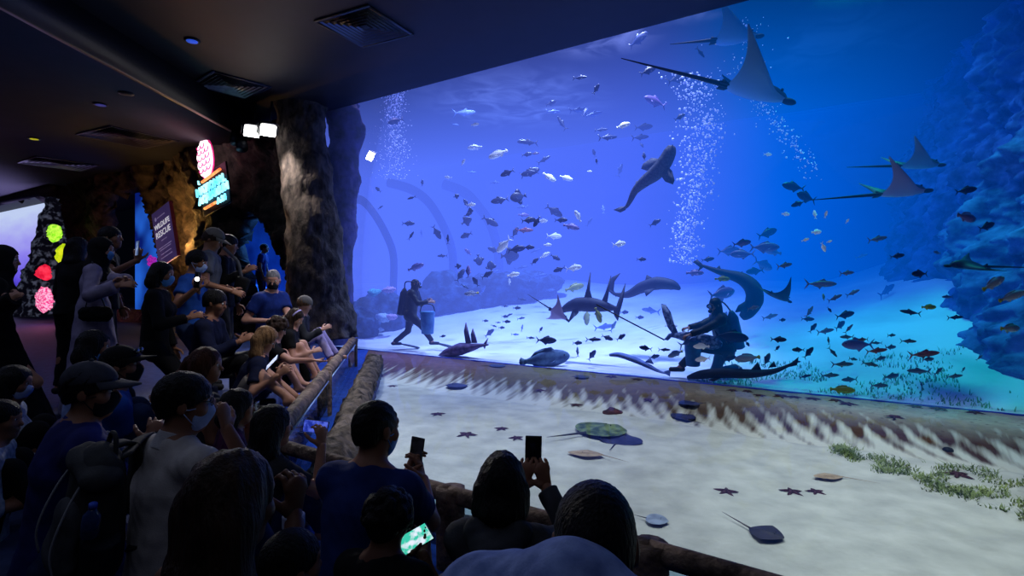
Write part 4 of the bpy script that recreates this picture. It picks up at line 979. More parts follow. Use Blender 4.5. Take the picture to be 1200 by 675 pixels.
# ================================================================== sharks: bodies swept along a curved spine
def shark(name, pts, n, radii, m, label, fins, cat='shark', flat=1.0, eye=True, seg=14, doff=None):
    D0 = dn(pts[0][0], n)
    W = lambda i, q: PN(q[0], q[1], n+(q[2] if len(q) > 2 else 0))
    path = smooth_path([W(i, q) for i, q in enumerate(pts)], 6); k = path[0].y/FPX
    rr_ = interp([r*k for r in radii], len(path))
    v, f = tube(path, rr_, seg=seg, flat=flat, flatdir=(0, 0, 1) if flat != 1 else None)
    o = obj(name, v, f, m, origin=path[len(path)//2]); tag(o, label, cat)
    for fn, poly, th in fins:
        obj(fn, *plate([W(0, q) for q in poly], th*k), m, o, smooth=False)
    if eye:
        d = (path[1]-path[0]).normalized(); c = path[0]+(path[3]-path[0])*.6
        obj('eye', *join(*[ball(c+s_*Vector((0, -1, .25)).normalized()*rr_[3]*.9, rr_[3]*.14, seg=6, rings=4) for s_ in (1, -1)]), m_eye, o)
    return o
m_sh = two_tone('shark_skin', (40, 48, 62), (40, 48, 62), 30, (60, 66, 78)); m_shd = M('shark_dark', (10, 18, 44), (18, 28, 58), sc=9)
m_spot = M('shark_spotted', (70, 84, 120), (134, 146, 176), sc=22, lo=.45, hi=.55)
shark('leopard_shark', [(787, 171), (785, 178), (779, 190), (768, 203), (755, 213), (744, 224), (738, 236), (733, 243), (723, 247)], 9.6, [4, 7.5, 9, 9, 7, 4.5, 3, 2, .8], M('leopard_skin', (34, 40, 60), (64, 68, 86), sc=26), 'slender spotted shark gliding in mid-water beside the tall bubble column',
      [('pectoral_fin', [(772, 186, 0), (764, 185, .1), (754, 192, .2), (752, 198, .2), (758, 200, .15), (771, 196, 0)], 2.0), ('pectoral_fin', [(779, 191, 0), (787, 200, -.1), (790, 211, -.2), (788, 216, -.2), (780, 213, -.1), (773, 203, 0)], 2.0),
       ('pelvic_fin', [(757, 211, 0), (759, 218, -.05), (755, 218, -.05), (751, 214, 0)], 1.5), ('dorsal_fin', [(752, 214, 0), (746, 212, .05), (744, 218, .05), (748, 220, 0)], 1.2), ('tail_fin', [(734, 242, 0), (728, 242, .02), (719, 246, .02), (727, 249, 0), (733, 246, 0)], 1.0)])
shark('reef_shark', [(657, 366), (664, 361), (676, 357), (692, 357), (708, 359), (720, 361), (726, 361)], 9.3, [1.5, 5, 8, 8.5, 6, 2.6, 1.6], m_shd, 'dark reef shark with tall fins left of the kneeling diver',
      [('dorsal_fin', [(684, 352), (688, 338), (692, 319), (691, 340), (695, 354)], 2.0), ('tail_fin', [(722, 360), (727, 346), (733, 332), (730, 352), (727, 363), (724, 376), (720, 370), (719, 363)], 1.6), ('pectoral_fin', [(672, 361, -.05), (672, 372, -.25), (666, 378, -.35), (678, 366, -.05)], 1.6), ('second_dorsal_fin', [(704, 356), (710, 342), (716, 323), (713, 345), (711, 357)], 1.6)])
shark('reef_shark', [(797, 339), (788, 334), (770, 332), (752, 337), (736, 345), (722, 345), (714, 340)], 10.2, [1.5, 6, 8, 7, 4.5, 2.4, 1.4], m_shd, 'dark shark swimming right behind the tall-finned reef shark',
      [('tail_fin', [(718, 343), (712, 336), (717, 325), (727, 320), (720, 330), (719, 340), (722, 348)], 1.5), ('dorsal_fin', [(765, 326), (758, 322), (755, 333), (763, 332)], 1.6), ('pectoral_fin', [(768, 338, -.1), (757, 347, -.3), (755, 341, -.2)], 1.6)])
shark('guitar_shark', [(869, 372), (876, 366), (884, 352), (882, 338), (870, 327), (852, 321), (836, 316), (820, 310)], 9.9, [4, 8, 10, 9.5, 7.5, 5, 3, 1], m_shd, 'big dark curved shark turning above and right of the kneeling diver',
      [('dorsal_fin', [(872, 326), (870, 318), (862, 322)], 1.8), ('pectoral_fin', [(876, 352, -.1), (866, 358, -.3), (862, 366, -.35), (874, 364, -.1)], 2), ('second_dorsal_fin', [(846, 318), (843, 311), (838, 316)], 1.5), ('tail_fin', [(826, 312), (817, 304), (812, 307), (820, 313), (818, 318)], 1.4)])
shark('bowmouth_guitarfish', [(846, 404), (836, 402), (822, 399), (806, 395), (792, 393), (784, 393)], 8.72, [3, 8, 9, 6.5, 3.6, 2], m_spot, 'blotchy pale shark with upright tail passing in front of the kneeling diver',
      [('tail_fin', [(790, 394), (783, 384), (777, 368), (775, 356), (780, 357), (786, 366), (790, 380), (795, 391)], 2.0), ('lower_tail_fin', [(789, 393), (783, 399), (778, 398), (784, 391)], 1.5), ('pectoral_fin', [(822, 404, -.05), (812, 413, -.12), (806, 416, -.12), (812, 404, -.05)], 1.6)])
m_guit = M('guitarfish_skin', (64, 50, 84), (96, 76, 118), sc=14)
shark('guitarfish', [(513, 419), (525, 414), (540, 409), (553, 407), (562, 405), (572, 404)], 8.62, [2, 10, 13, 8, 4.5, 1.5], m_guit, 'mauve guitarfish lying on the sand below the walking diver, two fins upright',
      [('dorsal_fin', [(546, 402), (544, 388), (546, 378), (549, 390), (552, 402)], 1.6), ('second_dorsal_fin', [(553, 402), (552, 392), (554, 385), (557, 394), (559, 402)], 1.5), ('tail_fin', [(566, 404), (572, 396), (568, 409)], 1.2)], cat='guitarfish', flat=.55)
shark('nurse_shark', [(806, 443), (822, 439), (848, 437), (876, 438), (902, 436), (918, 431), (932, 424)], 8.5, [3, 6.5, 7.5, 6.5, 4, 2.4, 1], m_shd, 'long dark nurse shark lying on the sand right of the kneeling diver',
      [('dorsal_fin', [(880, 433), (888, 424), (892, 433)], 1.5), ('second_dorsal_fin', [(900, 431), (907, 423), (910, 430)], 1.2), ('tail_fin', [(920, 431), (936, 418), (934, 428)], 1.2), ('pectoral_fin', [(846, 442, -.05), (836, 447, -.1), (830, 445, -.08)], 1.4)], flat=.8)
shark('carpet_shark', [(715, 416), (726, 416), (742, 421), (758, 428), (772, 435), (782, 438)], 8.5, [3, 5, 5.5, 4.5, 2.5, 1], M('shark_sandy', (70, 90, 150), (100, 120, 180), sc=12), 'sand-coloured blue shark lying on the sand left of the kneeling diver',
      [('dorsal_fin', [(756, 424), (762, 419), (766, 427)], 1.2), ('tail_fin', [(776, 436), (786, 433), (785, 441)], 1)], flat=.6)
# big grouper resting by the glass
def big_fish(px, py, n, l, a, mat, label, kind='stout', cat='fish', yaw=0):
    p = PN(px, py, n); th = math.radians(a); S = l*p.y/FPX; fw_ = Vector((math.cos(th), yaw, math.sin(th))); up = Vector((-math.sin(th), 0, math.cos(th))); up = -up if math.cos(th) < 0 else up
    mw = basis(fw_, up).to_4x4(); mw.translation = p; mw = mw @ Matrix.Scale(S, 4)
    o = bpy.data.objects.new('grouper' if kind == 'stout' else 'fish', KIND[kind]['body']); COL.objects.link(o); o.matrix_world = mw; o.material_slots[0].link = 'OBJECT'; o.material_slots[0].material = mat; tag(o, label, cat)
    for pn in ('tail_fin', 'dorsal_fin', 'anal_fin', 'pectoral_fin', 'eye'):
        ch = bpy.data.objects.new(pn, KIND[kind][pn]); COL.objects.link(ch); ch.parent = o; ch.material_slots[0].link = 'OBJECT'; ch.material_slots[0].material = m_eye if pn == 'eye' else mat
big_fish(640, 421, 8.55, 56, 8, M('grouper_skin', (46, 70, 110), (90, 120, 150), sc=6), 'large mottled grouper resting on the sand against the glass')
# ================================================================== bubbles
def bubbles(name, spots, label, r0=.012, r1=.03, sd=0):
    r_ = random.Random(sd); parts = []; org = None
    for (x, y, n) in spots:
        p = PN(x, y, n)
        org = org or p
        parts.append(ball(p, r0+(r1-r0)*r_.random()**4, seg=6, rings=4))
    o = obj(name, *join(*parts), M('bubble', (200, 205, 255), (235, 238, 255), rough=.15, spec=.6, emit=.1), origin=org); tag(o, label, 'bubbles', kind='stuff')
r_ = random.Random(21)
bubbles('bubble_column', [(463+r_.gauss(0, 9)*(.7+.5*t), 98+112*t, 10.5+r_.uniform(-.3, .3)) for t in [r_.random()**1.3 for _ in range(800)]], 'small column of white bubbles rising at upper left of the tank', .010, .024, 1)
bubbles('bubble_column', [(812+10*math.sin(t*5)+r_.gauss(0, 10)*(.8+.8*(1-t)), 85+225*t, 10.8+r_.uniform(-.4, .4)) for t in [r_.random() for _ in range(1150)]], 'tall column of white bubbles rising in mid-tank right of the spotted shark', .010, .030, 2)
bubbles('bubble_trail', [(878+75*t+r_.gauss(0, 7), 105+95*t+r_.gauss(0, 7), 10.4) for t in [r_.random() for _ in range(230)]]+[(870+r_.gauss(0, 18), 20+r_.random()*70, 10.4) for _ in range(70)], 'slanting trail of fine bubbles around the two upper eagle rays', .008, .02, 3)
# ================================================================== life in the touch pool
def surf(px, py):
    z = -.15
    for _ in range(12):
        p = PZ(px, py, z); s = p.x*UX+p.y*UY; n = p.x*NX+p.y*NY; z = .5*z+.5*max(pool_z(s, n), ledge_z(s, n) if n > 6.3 else -9)
    return PZ(px, py, z)
def star_mesh(r, fat=.30, seed=0):
    v, f = [], []; N = 40; rs = [0, .25, .5, .75, 1.0]
    rr_ = random.Random(seed); arms = [1+rr_.uniform(-.12, .12) for _ in range(5)]
    for side in (1, -1):
        o = len(v)
        for q in rs:
            for k in range(N):
                a = 2*math.pi*k/N; ph = (a*5/(2*math.pi)) % 1; d = abs(ph-.5)*2       # 1 on an arm axis
                arm = arms[int(((k+N//10) % N)/(N/5)) % 5]
                R_ = r*(fat+(1-fat)*max(0, d-.30)/.70*arm)*1.0; h = .16*r*(1-q**2)+.012*r if side > 0 else 0
                v.append((R_*q*math.cos(a), R_*q*math.sin(a), h+.035*r*(1-q)*(1 if side > 0 else 0)))
        for i in range(len(rs)-1):
            for k in range(N):
                q4 = (o+i*N+k, o+(i+1)*N+k, o+(i+1)*N+(k+1) % N, o+i*N+(k+1) % N); f.append(q4 if side > 0 else q4[::-1])
    return v, f
m_star = M('starfish_skin', (52, 30, 40), (92, 54, 64), sc=60, bump=.8, bsc=120)
STARS = [(513, 486, 18, 'dark starfish alone on the white sand, nearest to the man with the phone'), (547, 510, 24, 'largest starfish of the near white sand, above the blue-shirted man\'s phone'), (588, 503, 17, 'starfish on white sand, left of the pair above the hooded woman\'s phone'), (605, 514, 19, 'starfish on white sand, lower of the pair above the hooded woman\'s phone'),
         (440, 447, 14, 'flat starfish at the foot of the ledge nearest to the pillar'), (460, 453, 12, 'small starfish on the sand second from the pillar'), (633, 458, 14, 'starfish clinging to the violet face of the ledge'), (675, 475, 16, 'starfish at the foot of the ledge above the green stingray'), (643, 432, 10, 'small starfish on the ledge crest by the resting grouper'), (716, 442, 16, 'starfish on the ledge crest left of the kneeling diver'),
         (746, 445, 14, 'starfish on the ledge crest just below the blue sandy shark'), (760, 469, 15, 'pale violet starfish on the ledge slope left of the dark rays'), (851, 577, 27, 'purple five-armed starfish on open sand, left of the row of three'), (928, 577, 26, 'middle purple starfish of the row of three on open sand'), (956, 577, 22, 'right purple starfish of the row of three on open sand'), (1122, 557, 30, 'dark shaggy starfish in the seagrass'),
         (858, 458, 13, None), (876, 459, 13, None), (890, 464, 15, None), (916, 465, 20, None), (931, 466, 15, None), (952, 468, 18, None), (980, 470, 17, None), (993, 474, 20, None), (1048, 489, 19, 'starfish lying alone below the crest row on the pale ledge'), (1072, 477, 17, 'third starfish from the right along the ledge crest'), (1100, 480, 20, 'second starfish from the right along the ledge crest'), (1142, 484, 18, 'last starfish at the right along the ledge crest')]
ci = 0
for i, (x, y, w, lb) in enumerate(STARS):
    p = surf(x, y); r = w*.5*p.y/FPX; 
    if lb is None: lb = f'dark starfish on the ledge crest, {ORD[ci]} from left in the row of eight'; ci += 1
    v, f = star_mesh(r*1.1, seed=i); R = Matrix.Rotation(rnd.uniform(0, 1.2)+i, 3, 'Z')
    o = obj('starfish', [tuple(R @ Vector(q)+p+V(0, 0, .004)) for q in v], f, m_star, origin=p); tag(o, lb, 'starfish', 'starfish of the touch pool')
def pool_ray(px, py, wpx, ang, m, label, kind='round', tail=(1.5, 0), lift=.02, name='stingray', taildir=None, up=(0, 0, 1)):
    p = surf(px, py); half = wpx*.5*p.y/FPX; a = math.radians(ang)
    return ray(name, p+V(0, 0, lift), (math.cos(a), math.sin(a), 0), up, half, m, label, kind, .06, tail, m, cat='stingray', taildir=taildir)
m_r1 = two_tone('stingray_slate', (34, 32, 46), (90, 80, 80), 8, (50, 46, 60)); m_r2 = two_tone('stingray_tan', (150, 126, 100), (170, 150, 130), 12, (176, 152, 124)); m_r3 = two_tone('stingray_green', (52, 72, 48), (60, 60, 60), 9, (116, 134, 84)); m_r4 = two_tone('stingray_blue', (34, 36, 72), (60, 60, 80), 9, (52, 54, 92))
pool_ray(898, 628, 46, -42, m_r1, 'square slate stingray on open sand near the bottom of the picture, tail to upper left', 'square', (2.1, 0), taildir=PZ(850, 600, -.19)-PZ(885, 620, -.19))
pool_ray(972, 561, 21, 178, m_r2, 'small tan guitarfish-like ray on open sand, long tail pointing right', 'slender', (3.6, 0), taildir=PZ(1030, 572, -.19)-PZ(992, 565, -.19))
pool_ray(703, 508, 66, 35, m_r3, 'large green mottled stingray resting on the sand under the ledge', 'round', (1.5, 0), taildir=PZ(650, 522, -.19)-PZ(682, 518, -.19), lift=.04)
pool_ray(727, 517, 52, 60, m_r4, 'dark blue stingray half under the green mottled one', 'round', (1.0, 0), taildir=PZ(722, 536, -.19)-PZ(732, 524, -.19), lift=.01)
pool_ray(688, 534, 26, 165, m_r2, 'pale tan stingray in front of the green mottled one', 'slender', (2.8, 0), taildir=PZ(745, 551, -.19)-PZ(706, 540, -.19))
pool_ray(809, 474, 28, 170, m_r4, 'upper of two dark rays on the ledge slope right of the violet starfish', 'round', (.6, 0))
pool_ray(800, 490, 32, 20, m_r4, 'lower of two dark rays at the foot of the ledge, long tail to the right', 'round', (2.4, 0), taildir=PZ(872, 509, -.19)-PZ(806, 494, -.19))
pool_ray(537, 453, 30, 185, m_r4, 'dark blue ray at the foot of the violet ledge, third of the way along', 'round', (.7, 0))
pool_ray(681, 443, 20, 10, m_r1, 'small dark ray stuck flat on the ledge below the pale shark', 'round', (.6, 0))
pool_ray(582, 430, 22, 20, m_r4, 'small dark ray on the ledge crest under the mauve guitarfish', 'round', (1.0, .4))
pool_ray(768, 612, 30, -20, two_tone('flat_silver', (120, 130, 150), (90, 90, 90), 9), 'silvery flat ray half buried by the log post at the front', 'round', (1.1, 0), taildir=PZ(745, 606, -.19)-PZ(768, 612, -.19))
boulder('pool_stone', surf(719, 484), (.13, .08, .06), M('stone_red', (40, 26, 30), (96, 48, 46), sc=8, bump=.6), 'dark reddish stone on the sand under the ledge by the green stingray', sd=3, amp=.4, fr=6, cat='stone')
boulder('pool_stone', surf(1112, 528), (.05, .04, .035), M('stone_black', (14, 14, 18), (30, 30, 34), sc=8), 'small black stone on the brown ledge above the seagrass', sd=5, amp=.3, fr=6, cat='stone')
# seagrass: pool and tank
def grass(name, pts, hmin, hmax, m, label, sd, lean=.5, w=.006):
    r_ = random.Random(sd); v, f = [], []; org = pts[0]
    for p in pts:
        h = r_.uniform(hmin, hmax); a = r_.uniform(0, 6.28); d = Vector((math.cos(a), math.sin(a), 0)); t = Vector((-d.y, d.x, 0))*w*r_.uniform(.7, 1.5)
        k = len(v); l = lean*h*r_.uniform(.3, 1.2)
        for q, s_ in ((0, 1), (.5, .8), (1, .15)):
            c = p+V(0, 0, h*q*(1-.35*q*lean))+d*(l*q*q); v += [tuple(c-t*s_), tuple(c+t*s_)]
        f += [(k, k+1, k+3, k+2), (k+2, k+3, k+5, k+4)]
    o = obj(name, v, f, m, origin=org); tag(o, label, 'seagrass', kind='stuff'); return o
m_gr = M('seagrass_blade', (92, 112, 56), (150, 162, 98), sc=6)
pts = []; rg = random.Random(9)
edge = [(978, 527), (1010, 543), (1050, 560), (1090, 572), (1130, 582), (1165, 594), (1210, 612), (1290, 640)]
while len(pts) < 3000:
    t = rg.random()*6.99; i = int(t); q = t-i; x = edge[i][0]+(edge[i+1][0]-edge[i][0])*q; y = edge[i][1]+(edge[i+1][1]-edge[i][1])*q
    wd_ = 6+46*(x-978)/230; y2 = y-wd_*rg.random()**1.4+rg.gauss(0, 2)
    if noise.noise((x*.035, y2*.07, 4)) < -.02: continue
    pts.append(surf(x+rg.gauss(0, 4), y2)-V(0, 0, .01))
grass('seagrass', pts, .03, .075, m_gr, 'bed of short green seagrass growing at the right of the touch pool', 4, .9, .005)
pts = []
while len(pts) < 1300:
    s = rg.uniform(-1.5, 2.6); n = rg.uniform(8.5, 10.4)
    if noise.noise((s*1.3, n*1.3, 2)) < -.1 or s > 2.4-.0*(n-8.5): continue
    pts.append(SN(s, n, tz(s, n)-.03))
grass('seagrass', pts, .04, .10, M('seagrass_tank', (70, 150, 120), (120, 190, 150), sc=6), 'thin green seagrass growing on the tank sand at the right, behind the glass', 5, .5, .008)
# ================================================================== people
UPV = Vector((0, 0, 1))
def ik(a, b, l1, l2, pole):
    a, b = Vector(a), Vector(b); d = b-a; L = d.length
    if L > (l1+l2)*.995: b = a+d*((l1+l2)*.995/L); d = b-a; L = d.length
    if L < abs(l1-l2)+.02: L = abs(l1-l2)+.02
    x = (l1*l1-l2*l2+L*L)/(2*L); h = math.sqrt(max(l1*l1-x*x, 0)); dd = d.normalized()
    p = Vector(pole); p = p-dd*p.dot(dd); p = p.normalized() if p.length > 1e-4 else Vector((0, 0, 1)).cross(dd).normalized()
    return a+dd*x+p*h, b
SKIN = {'light': M('skin_light', (150, 108, 88), (170, 124, 102), sc=8, rough=.55), 'tan': M('skin_tan', (122, 82, 62), (140, 96, 74), sc=8, rough=.55), 'brown': M('skin_brown', (84, 54, 40), (100, 66, 50), sc=8, rough=.55), 'pink': M('skin_pink', (170, 124, 108), (184, 138, 120), sc=8, rough=.55)}
def hairm(n, c, c2): return M('hair_'+n, c, c2, sc=10, rough=.55, spec=.18, bump=.6, bsc=40, stretch=(4, 4, .5))
HAIR = {'black': hairm('black', (8, 7, 9), (20, 17, 19)), 'brown': hairm('brown', (30, 20, 15), (54, 37, 28)), 'blond': hairm('blond', (88, 62, 38), (140, 106, 72)), 'grey': hairm('grey', (96, 94, 96), (130, 128, 130)), 'red': hairm('auburn', (48, 24, 16), (78, 42, 26))}
def cloth(n, c, c2=None, sc=14): return M('cloth_'+n, c, c2, sc=sc, rough=.85, bump=.12, bsc=160, spec=.15)
m_white_eye = M('eye_white', (190, 190, 190), (210, 210, 210), rough=.3)
m_iris = M('eye_iris', (10, 8, 8), (24, 16, 12), rough=.2)
m_sole = M('shoe_sole', (60, 60, 66), (80, 80, 88))
def head_prims(A, H, hf, hr, hu, S):
    q = lambda f, r, u: H+hf*(f*S)+hr*(r*S)+hu*(u*S)
    R = Matrix((hr, hf, hu)).transposed()
    A.ell(q(-.012, 0, .028), (.074*S, .096*S, .088*S), R, k=.02)
    A.ell(q(.022, 0, -.048), (.058*S, .068*S, .070*S), R, k=.035)
    A.ell(q(.062, 0, -.092), (.026*S, .022*S, .020*S), R, k=.03)        # chin
    A.ell(q(.068, 0, .034), (.056*S, .022*S, .020*S), R, k=.025)        # brow
    A.cap(q(.082, 0, .018), q(.108, 0, -.024), .008*S, .0125*S, k=.012)  # nose
    A.ell(q(.086, 0, -.056), (.024*S, .012*S, .012*S), R, k=.012)       # mouth
    for s in (-1, 1):
        A.ell(q(-.006, s*.078, -.006), (.009*S, .020*S, .031*S), R, k=.008)
        A.ell(q(.060, s*.042, -.022), (.024*S, .022*S, .02*S), R, k=.03)
    return q, R
def hand_mesh(W, d, n, ts, S, curl, h, thumb=.5):
    A = SDF(); d = Vector(d).normalized(); n = Vector(n); n = (n-d*n.dot(d)).normalized(); t = d.cross(n).normalized()*ts
    A.cap(W-d*.01*S, W+d*.078*S, .027*S, .037*S, k=.012, fl=.42, fwd=n)
    for i, L in enumerate((.070, .078, .073, .058)):
        b = W+d*(.083-.004*abs(i-1))*S+t*(.031-.0205*i)*S; a = curl*.5; sp = (.09-.06*i)
        for j, (fr, r) in enumerate(((.45, .0092), (.31, .0083), (.24, .0074))):
            dr = (d*math.cos(a)+n*math.sin(a)+t*sp).normalized(); e = b+dr*(L*fr*S)
            A.cap(b, e, r*S, r*S*.93, k=.004); b = e; a += curl
    b = W+d*.02*S+t*.028*S
    for j, (L, r) in enumerate(((.040, .0125), (.032, .0105), (.026, .0088))):
        dr = (d*(.55+.18*j)+t*(.75-.4*j*thumb)+n*(.25+.35*j*thumb)).normalized(); e = b+dr*(L*S); A.cap(b, e, r*S, r*S*.92, k=.008 if j else .014); b = e
    return A.mesh(h)
def loop_strip(pts, w, th, nrm):         # a flat band through points
    pts = [Vector(p) for p in pts]; v = []
    for i, p in enumerate(pts):
        t = (pts[min(i+1, len(pts)-1)]-pts[max(i-1, 0)]).normalized(); nn = nrm(p, i) if callable(nrm) else Vector(nrm); s_ = t.cross(nn).normalized(); nn = s_.cross(t).normalized()
        v += [tuple(p+s_*w/2+nn*th/2), tuple(p-s_*w/2+nn*th/2), tuple(p-s_*w/2-nn*th/2), tuple(p+s_*w/2-nn*th/2)]
    f = []
    for i in range(len(pts)-1):
        for k in range(4): f.append((i*4+k, i*4+(k+1) % 4, (i+1)*4+(k+1) % 4, (i+1)*4+k))
    f += [(3, 2, 1, 0), tuple(range(len(v)-4, len(v)))]
    return v, f
PCOUNT = [0]
def T3(q): return P(*q) if isinstance(q, tuple) else Vector(q)
def person(label, head, D, S=1.0, face=(0, 1, 0), body=(0, 1), pose='sit', lean=.1, skin='tan', hair=('short', 'black'), top=('navy', None, .55), bottom=('dark', None, 'long'),
           wl=None, wr=None, kl=None, kr=None, al=None, ar=None, curl=(.5, .5), hd=(None, None), hn=(None, None), B=1.0, fem=False, mask=None, hat=None, shoe=None, floor=None, name='person', hl=.0, nk=.165, epl=None, epr=None, seed=None, group=None, zfix=None, collar=None, reach=.36, flare=1.0, lift=0, feet=True):
    PCOUNT[0] += 1; sd = seed or PCOUNT[0]*13
    H = P(head[0], head[1], D); f = Vector((body[0], body[1], 0)).normalized(); r = f.cross(UPV).normalized()
    hf = Vector(face).normalized(); hr = hf.cross(UPV).normalized(); hu = hr.cross(hf).normalized()
    h = min(.015, max(.0062, D*.0031)); W_ = B*(.93 if fem else 1.0)
    N = H-UPV*(nk*S)-f*((.035+hl)*S)-hf*(.01*S)
    ld = (UPV*math.cos(lean)+f*math.sin(lean)); Pv = N-ld*(.52*S)
    tf = (f*math.cos(lean)-UPV*math.sin(lean)); 
    wst = Pv+ld*(.17*S); chs = Pv+ld*(.36*S)
    sh = {s: N-ld*(.055*S)+r*(s*.168*S*W_)+tf*(.012*S) for s in (-1, 1)}
    hip = {s: Pv-ld*(.01*S)+r*(s*.088*S*W_) for s in (-1, 1)}
    fz = floor if floor is not None else Pv.z-.10*S
    # --- arms
    el, wr_ = {}, {}
    for s, tgt, ep in ((-1, wl, epl), (1, wr, epr)):
        if tgt is None:
            if pose in ('stand',): t = sh[s]-UPV*(.52*S)+f*(.08*S)+r*(s*.06*S)
            else: t = Pv+f*(.30*S)+UPV*(.16*S)+r*(s*.10*S)
        else: t = T3(tgt)
        pole = Vector(ep) if ep is not None else (-UPV*1.0-f*.35+r*(s*.55))
        el[s], wr_[s] = ik(sh[s], t, .285*S, .255*S, pole)
    # --- legs
    kn, an = {}, {}
    for s, k_, a_ in ((-1, kl, al), (1, kr, ar)):
        if a_ is not None: t = T3(a_)
        elif pose == 'stand': t = Vector((hip[s].x, hip[s].y, fz+.075*S))+r*(s*.03*S)+f*(.04*S if s > 0 else -.03*S)
        elif pose == 'bench': t = hip[s]+f*(.46*S)+r*(s*.05*S); t.z = fz+.075*S
        else: t = hip[s]+f*(reach*S)+r*(s*.04*S); t.z = fz+.075*S
        pole = (T3(k_)-hip[s]) if k_ is not None else (f+UPV*.4 if pose == 'stand' else UPV+f*.6+r*(s*.12))
        kn[s], an[s] = ik(hip[s], t, .43*S, .42*S, pole)
    toe = {s: an[s]+f*(.13*S)-UPV*(.035*S)+r*(s*.02) for s in (-1, 1)}
    # --- body, one continuous surface
    A = SDF()
    A.cap(Pv-ld*.01*S, wst, .148*S*W_, .118*S*W_, k=.05, fl=.74, fwd=tf); A.cap(wst, chs, .118*S*W_, .150*S*W_, k=.06, fl=.68, fwd=tf)
    A.cap(chs, N-ld*.06*S, .140*S*W_, .075*S*W_, k=.06, fl=.66, fwd=tf)
    if fem:
        for s in (-1, 1): A.ell(chs+tf*.085*S+r*s*.07*S-ld*.02*S, (.062*S,)*3, k=.05)
    for s in (-1, 1):
        A.cap(N+ld*.005*S, sh[s], .052*S, .058*S*W_, k=.06); A.cap(sh[s], el[s], .052*S*W_, .039*S, k=.04); A.cap(el[s], wr_[s], .039*S, .0265*S, k=.02)
        A.cap(hip[s], kn[s], .084*S*W_, .055*S, k=.04); A.cap(kn[s], an[s], .055*S, .038*S, k=.02)
        A.ell(kn[s].lerp(an[s], .3)-(f*.015*S), (.052*S, .052*S, .10*S), basis((an[s]-kn[s]).cross(r), -(an[s]-kn[s])) if (an[s]-kn[s]).length > .05 else None, k=.03)
        if feet: A.cap(an[s]-UPV*.03*S-f*.03*S, toe[s], .036*S, .030*S, k=.03)
    A.cap(N-UPV*.02*S, H-hu*.06*S-hf*.012*S, .056*S*(1 if not fem else .85), .052*S*(1 if not fem else .85), k=.03)
    q, HR = head_prims(A, H, hf, hr, hu, S)
    parts = [A.mesh(h)]
    for s, i in ((-1, 0), (1, 1)):
        d = hd[i]; d = Vector(d) if d is not None else (wr_[s]-el[s]); n = hn[i]; n = Vector(n) if n is not None else (-UPV*.6-r*s*.8)
        parts.append(hand_mesh(wr_[s], d, n, (1 if d.cross(n).dot(-r*s+UPV*.7) > 0 else -1), S, curl[i], min(.0062, max(.004, D*.0018))))
    base = Vector((Pv.x, Pv.y, min(an[-1].z, an[1].z)-.07*S))
    v, fc = qjoin(*parts)
    o = obj(name, v, fc, SKIN[skin], origin=base); tag(o, label, 'person', group)
    def part(nm, vf, m, smooth=True):
        if len(vf[0]) == 0: return None
        return obj(nm, vf[0], vf[1], m, o, smooth=smooth)
    # --- eyes
    for s in (-1, 1):
        e = q(.0775, s*.031, .012)
        e_ = part('eye', ball(e, .0125*S, seg=10, rings=7), m_white_eye)
        obj('iris', *ball(e+hf*(.0095*S), .0058*S, seg=8, rings=5), m_iris, e_)
    # --- clothes
    g = .014*S
    if top:
        tm, kind_, slv = top; C = SDF(); hem = Pv-ld*(.07*S)
        if kind_ == 'abaya':
            hem = Vector((Pv.x, Pv.y, fz+.03)); gg = .03*S
            C.cap(hem, Pv+UPV*.1*S, .34*S*W_*flare, .175*S*W_, k=.06, fl=.85, fwd=f, cuta=True)
        else: C.cap(hem, wst, .158*S*W_+g, .126*S*W_+g, k=.05, fl=.80, fwd=tf, cuta=True)
        C.cap(wst, chs, .126*S*W_+g, .152*S*W_+g, k=.06, fl=.72, fwd=tf)
        C.cap(chs, N-ld*.07*S, .142*S*W_+g, .078*S*W_+g, k=.06, fl=.68, fwd=tf)
        if fem:
            for s in (-1, 1): C.ell(chs+tf*.085*S+r*s*.07*S-ld*.02*S, (.062*S+g,)*3, k=.06)
        if nk < .12: C.cap(N-ld*.10*S, N+(H-N)*.1, .085*S, .068*S, k=.03)
        if nk < .12:
            for s in (-1, 1): C.cap(N+ld*.012*S, sh[s], .072*S, .062*S*W_+g, k=.04)
            C.cap(N-ld*.05*S-tf*.03*S, chs-tf*.03*S, .095*S, .14*S, k=.05)
        for s in (-1, 1):
            if slv > 0:
                C.cap(N-ld*.02*S+r*(s*.03*S), sh[s], .050*S+g*.8, .058*S*W_+g, k=.06)
                if slv <= 1: C.cap(sh[s], sh[s].lerp(el[s], slv), .056*S*W_+g, .052*S*W_+g*1.3, k=.03, cut=True)
                else:
                    C.cap(sh[s], el[s], .056*S*W_+g, .044*S+g, k=.03); C.cap(el[s], el[s].lerp(wr_[s], min(1, slv-1)), .044*S+g, (.034*S+g) if kind_ != 'abaya' else .07*S, k=.02, cut=True)
            else: C.cap(N-ld*.02*S+r*(s*.05*S), N-ld*.05*S+r*(s*.10*S), .035*S+g, .035*S+g, k=.03)
        v, fc = C.mesh(h); v = folds(v, fc, .006*S, 13, sd, (1, 1, .55)); v = folds(v, fc, .003*S, 34, sd+1, (1, 1, .6))
        part({'abaya': 'abaya', 'jacket': 'jacket', 'suit': 'wetsuit'}.get(kind_, 'shirt'), (v, fc), tm)
        if collar:
            ax_ = (H-hu*.06*S-N).normalized(); C = SDF(); C.cap(N-ax_*.02*S, N+ax_*.05*S, .082*S, .068*S, k=.02, cut=True, cuta=True); C.ell(N+ax_*.06*S, (.058*S, .058*S, .058*S), sub=True)
            v, fc = C.mesh(h*.7); part('collar', (v, fc), collar)
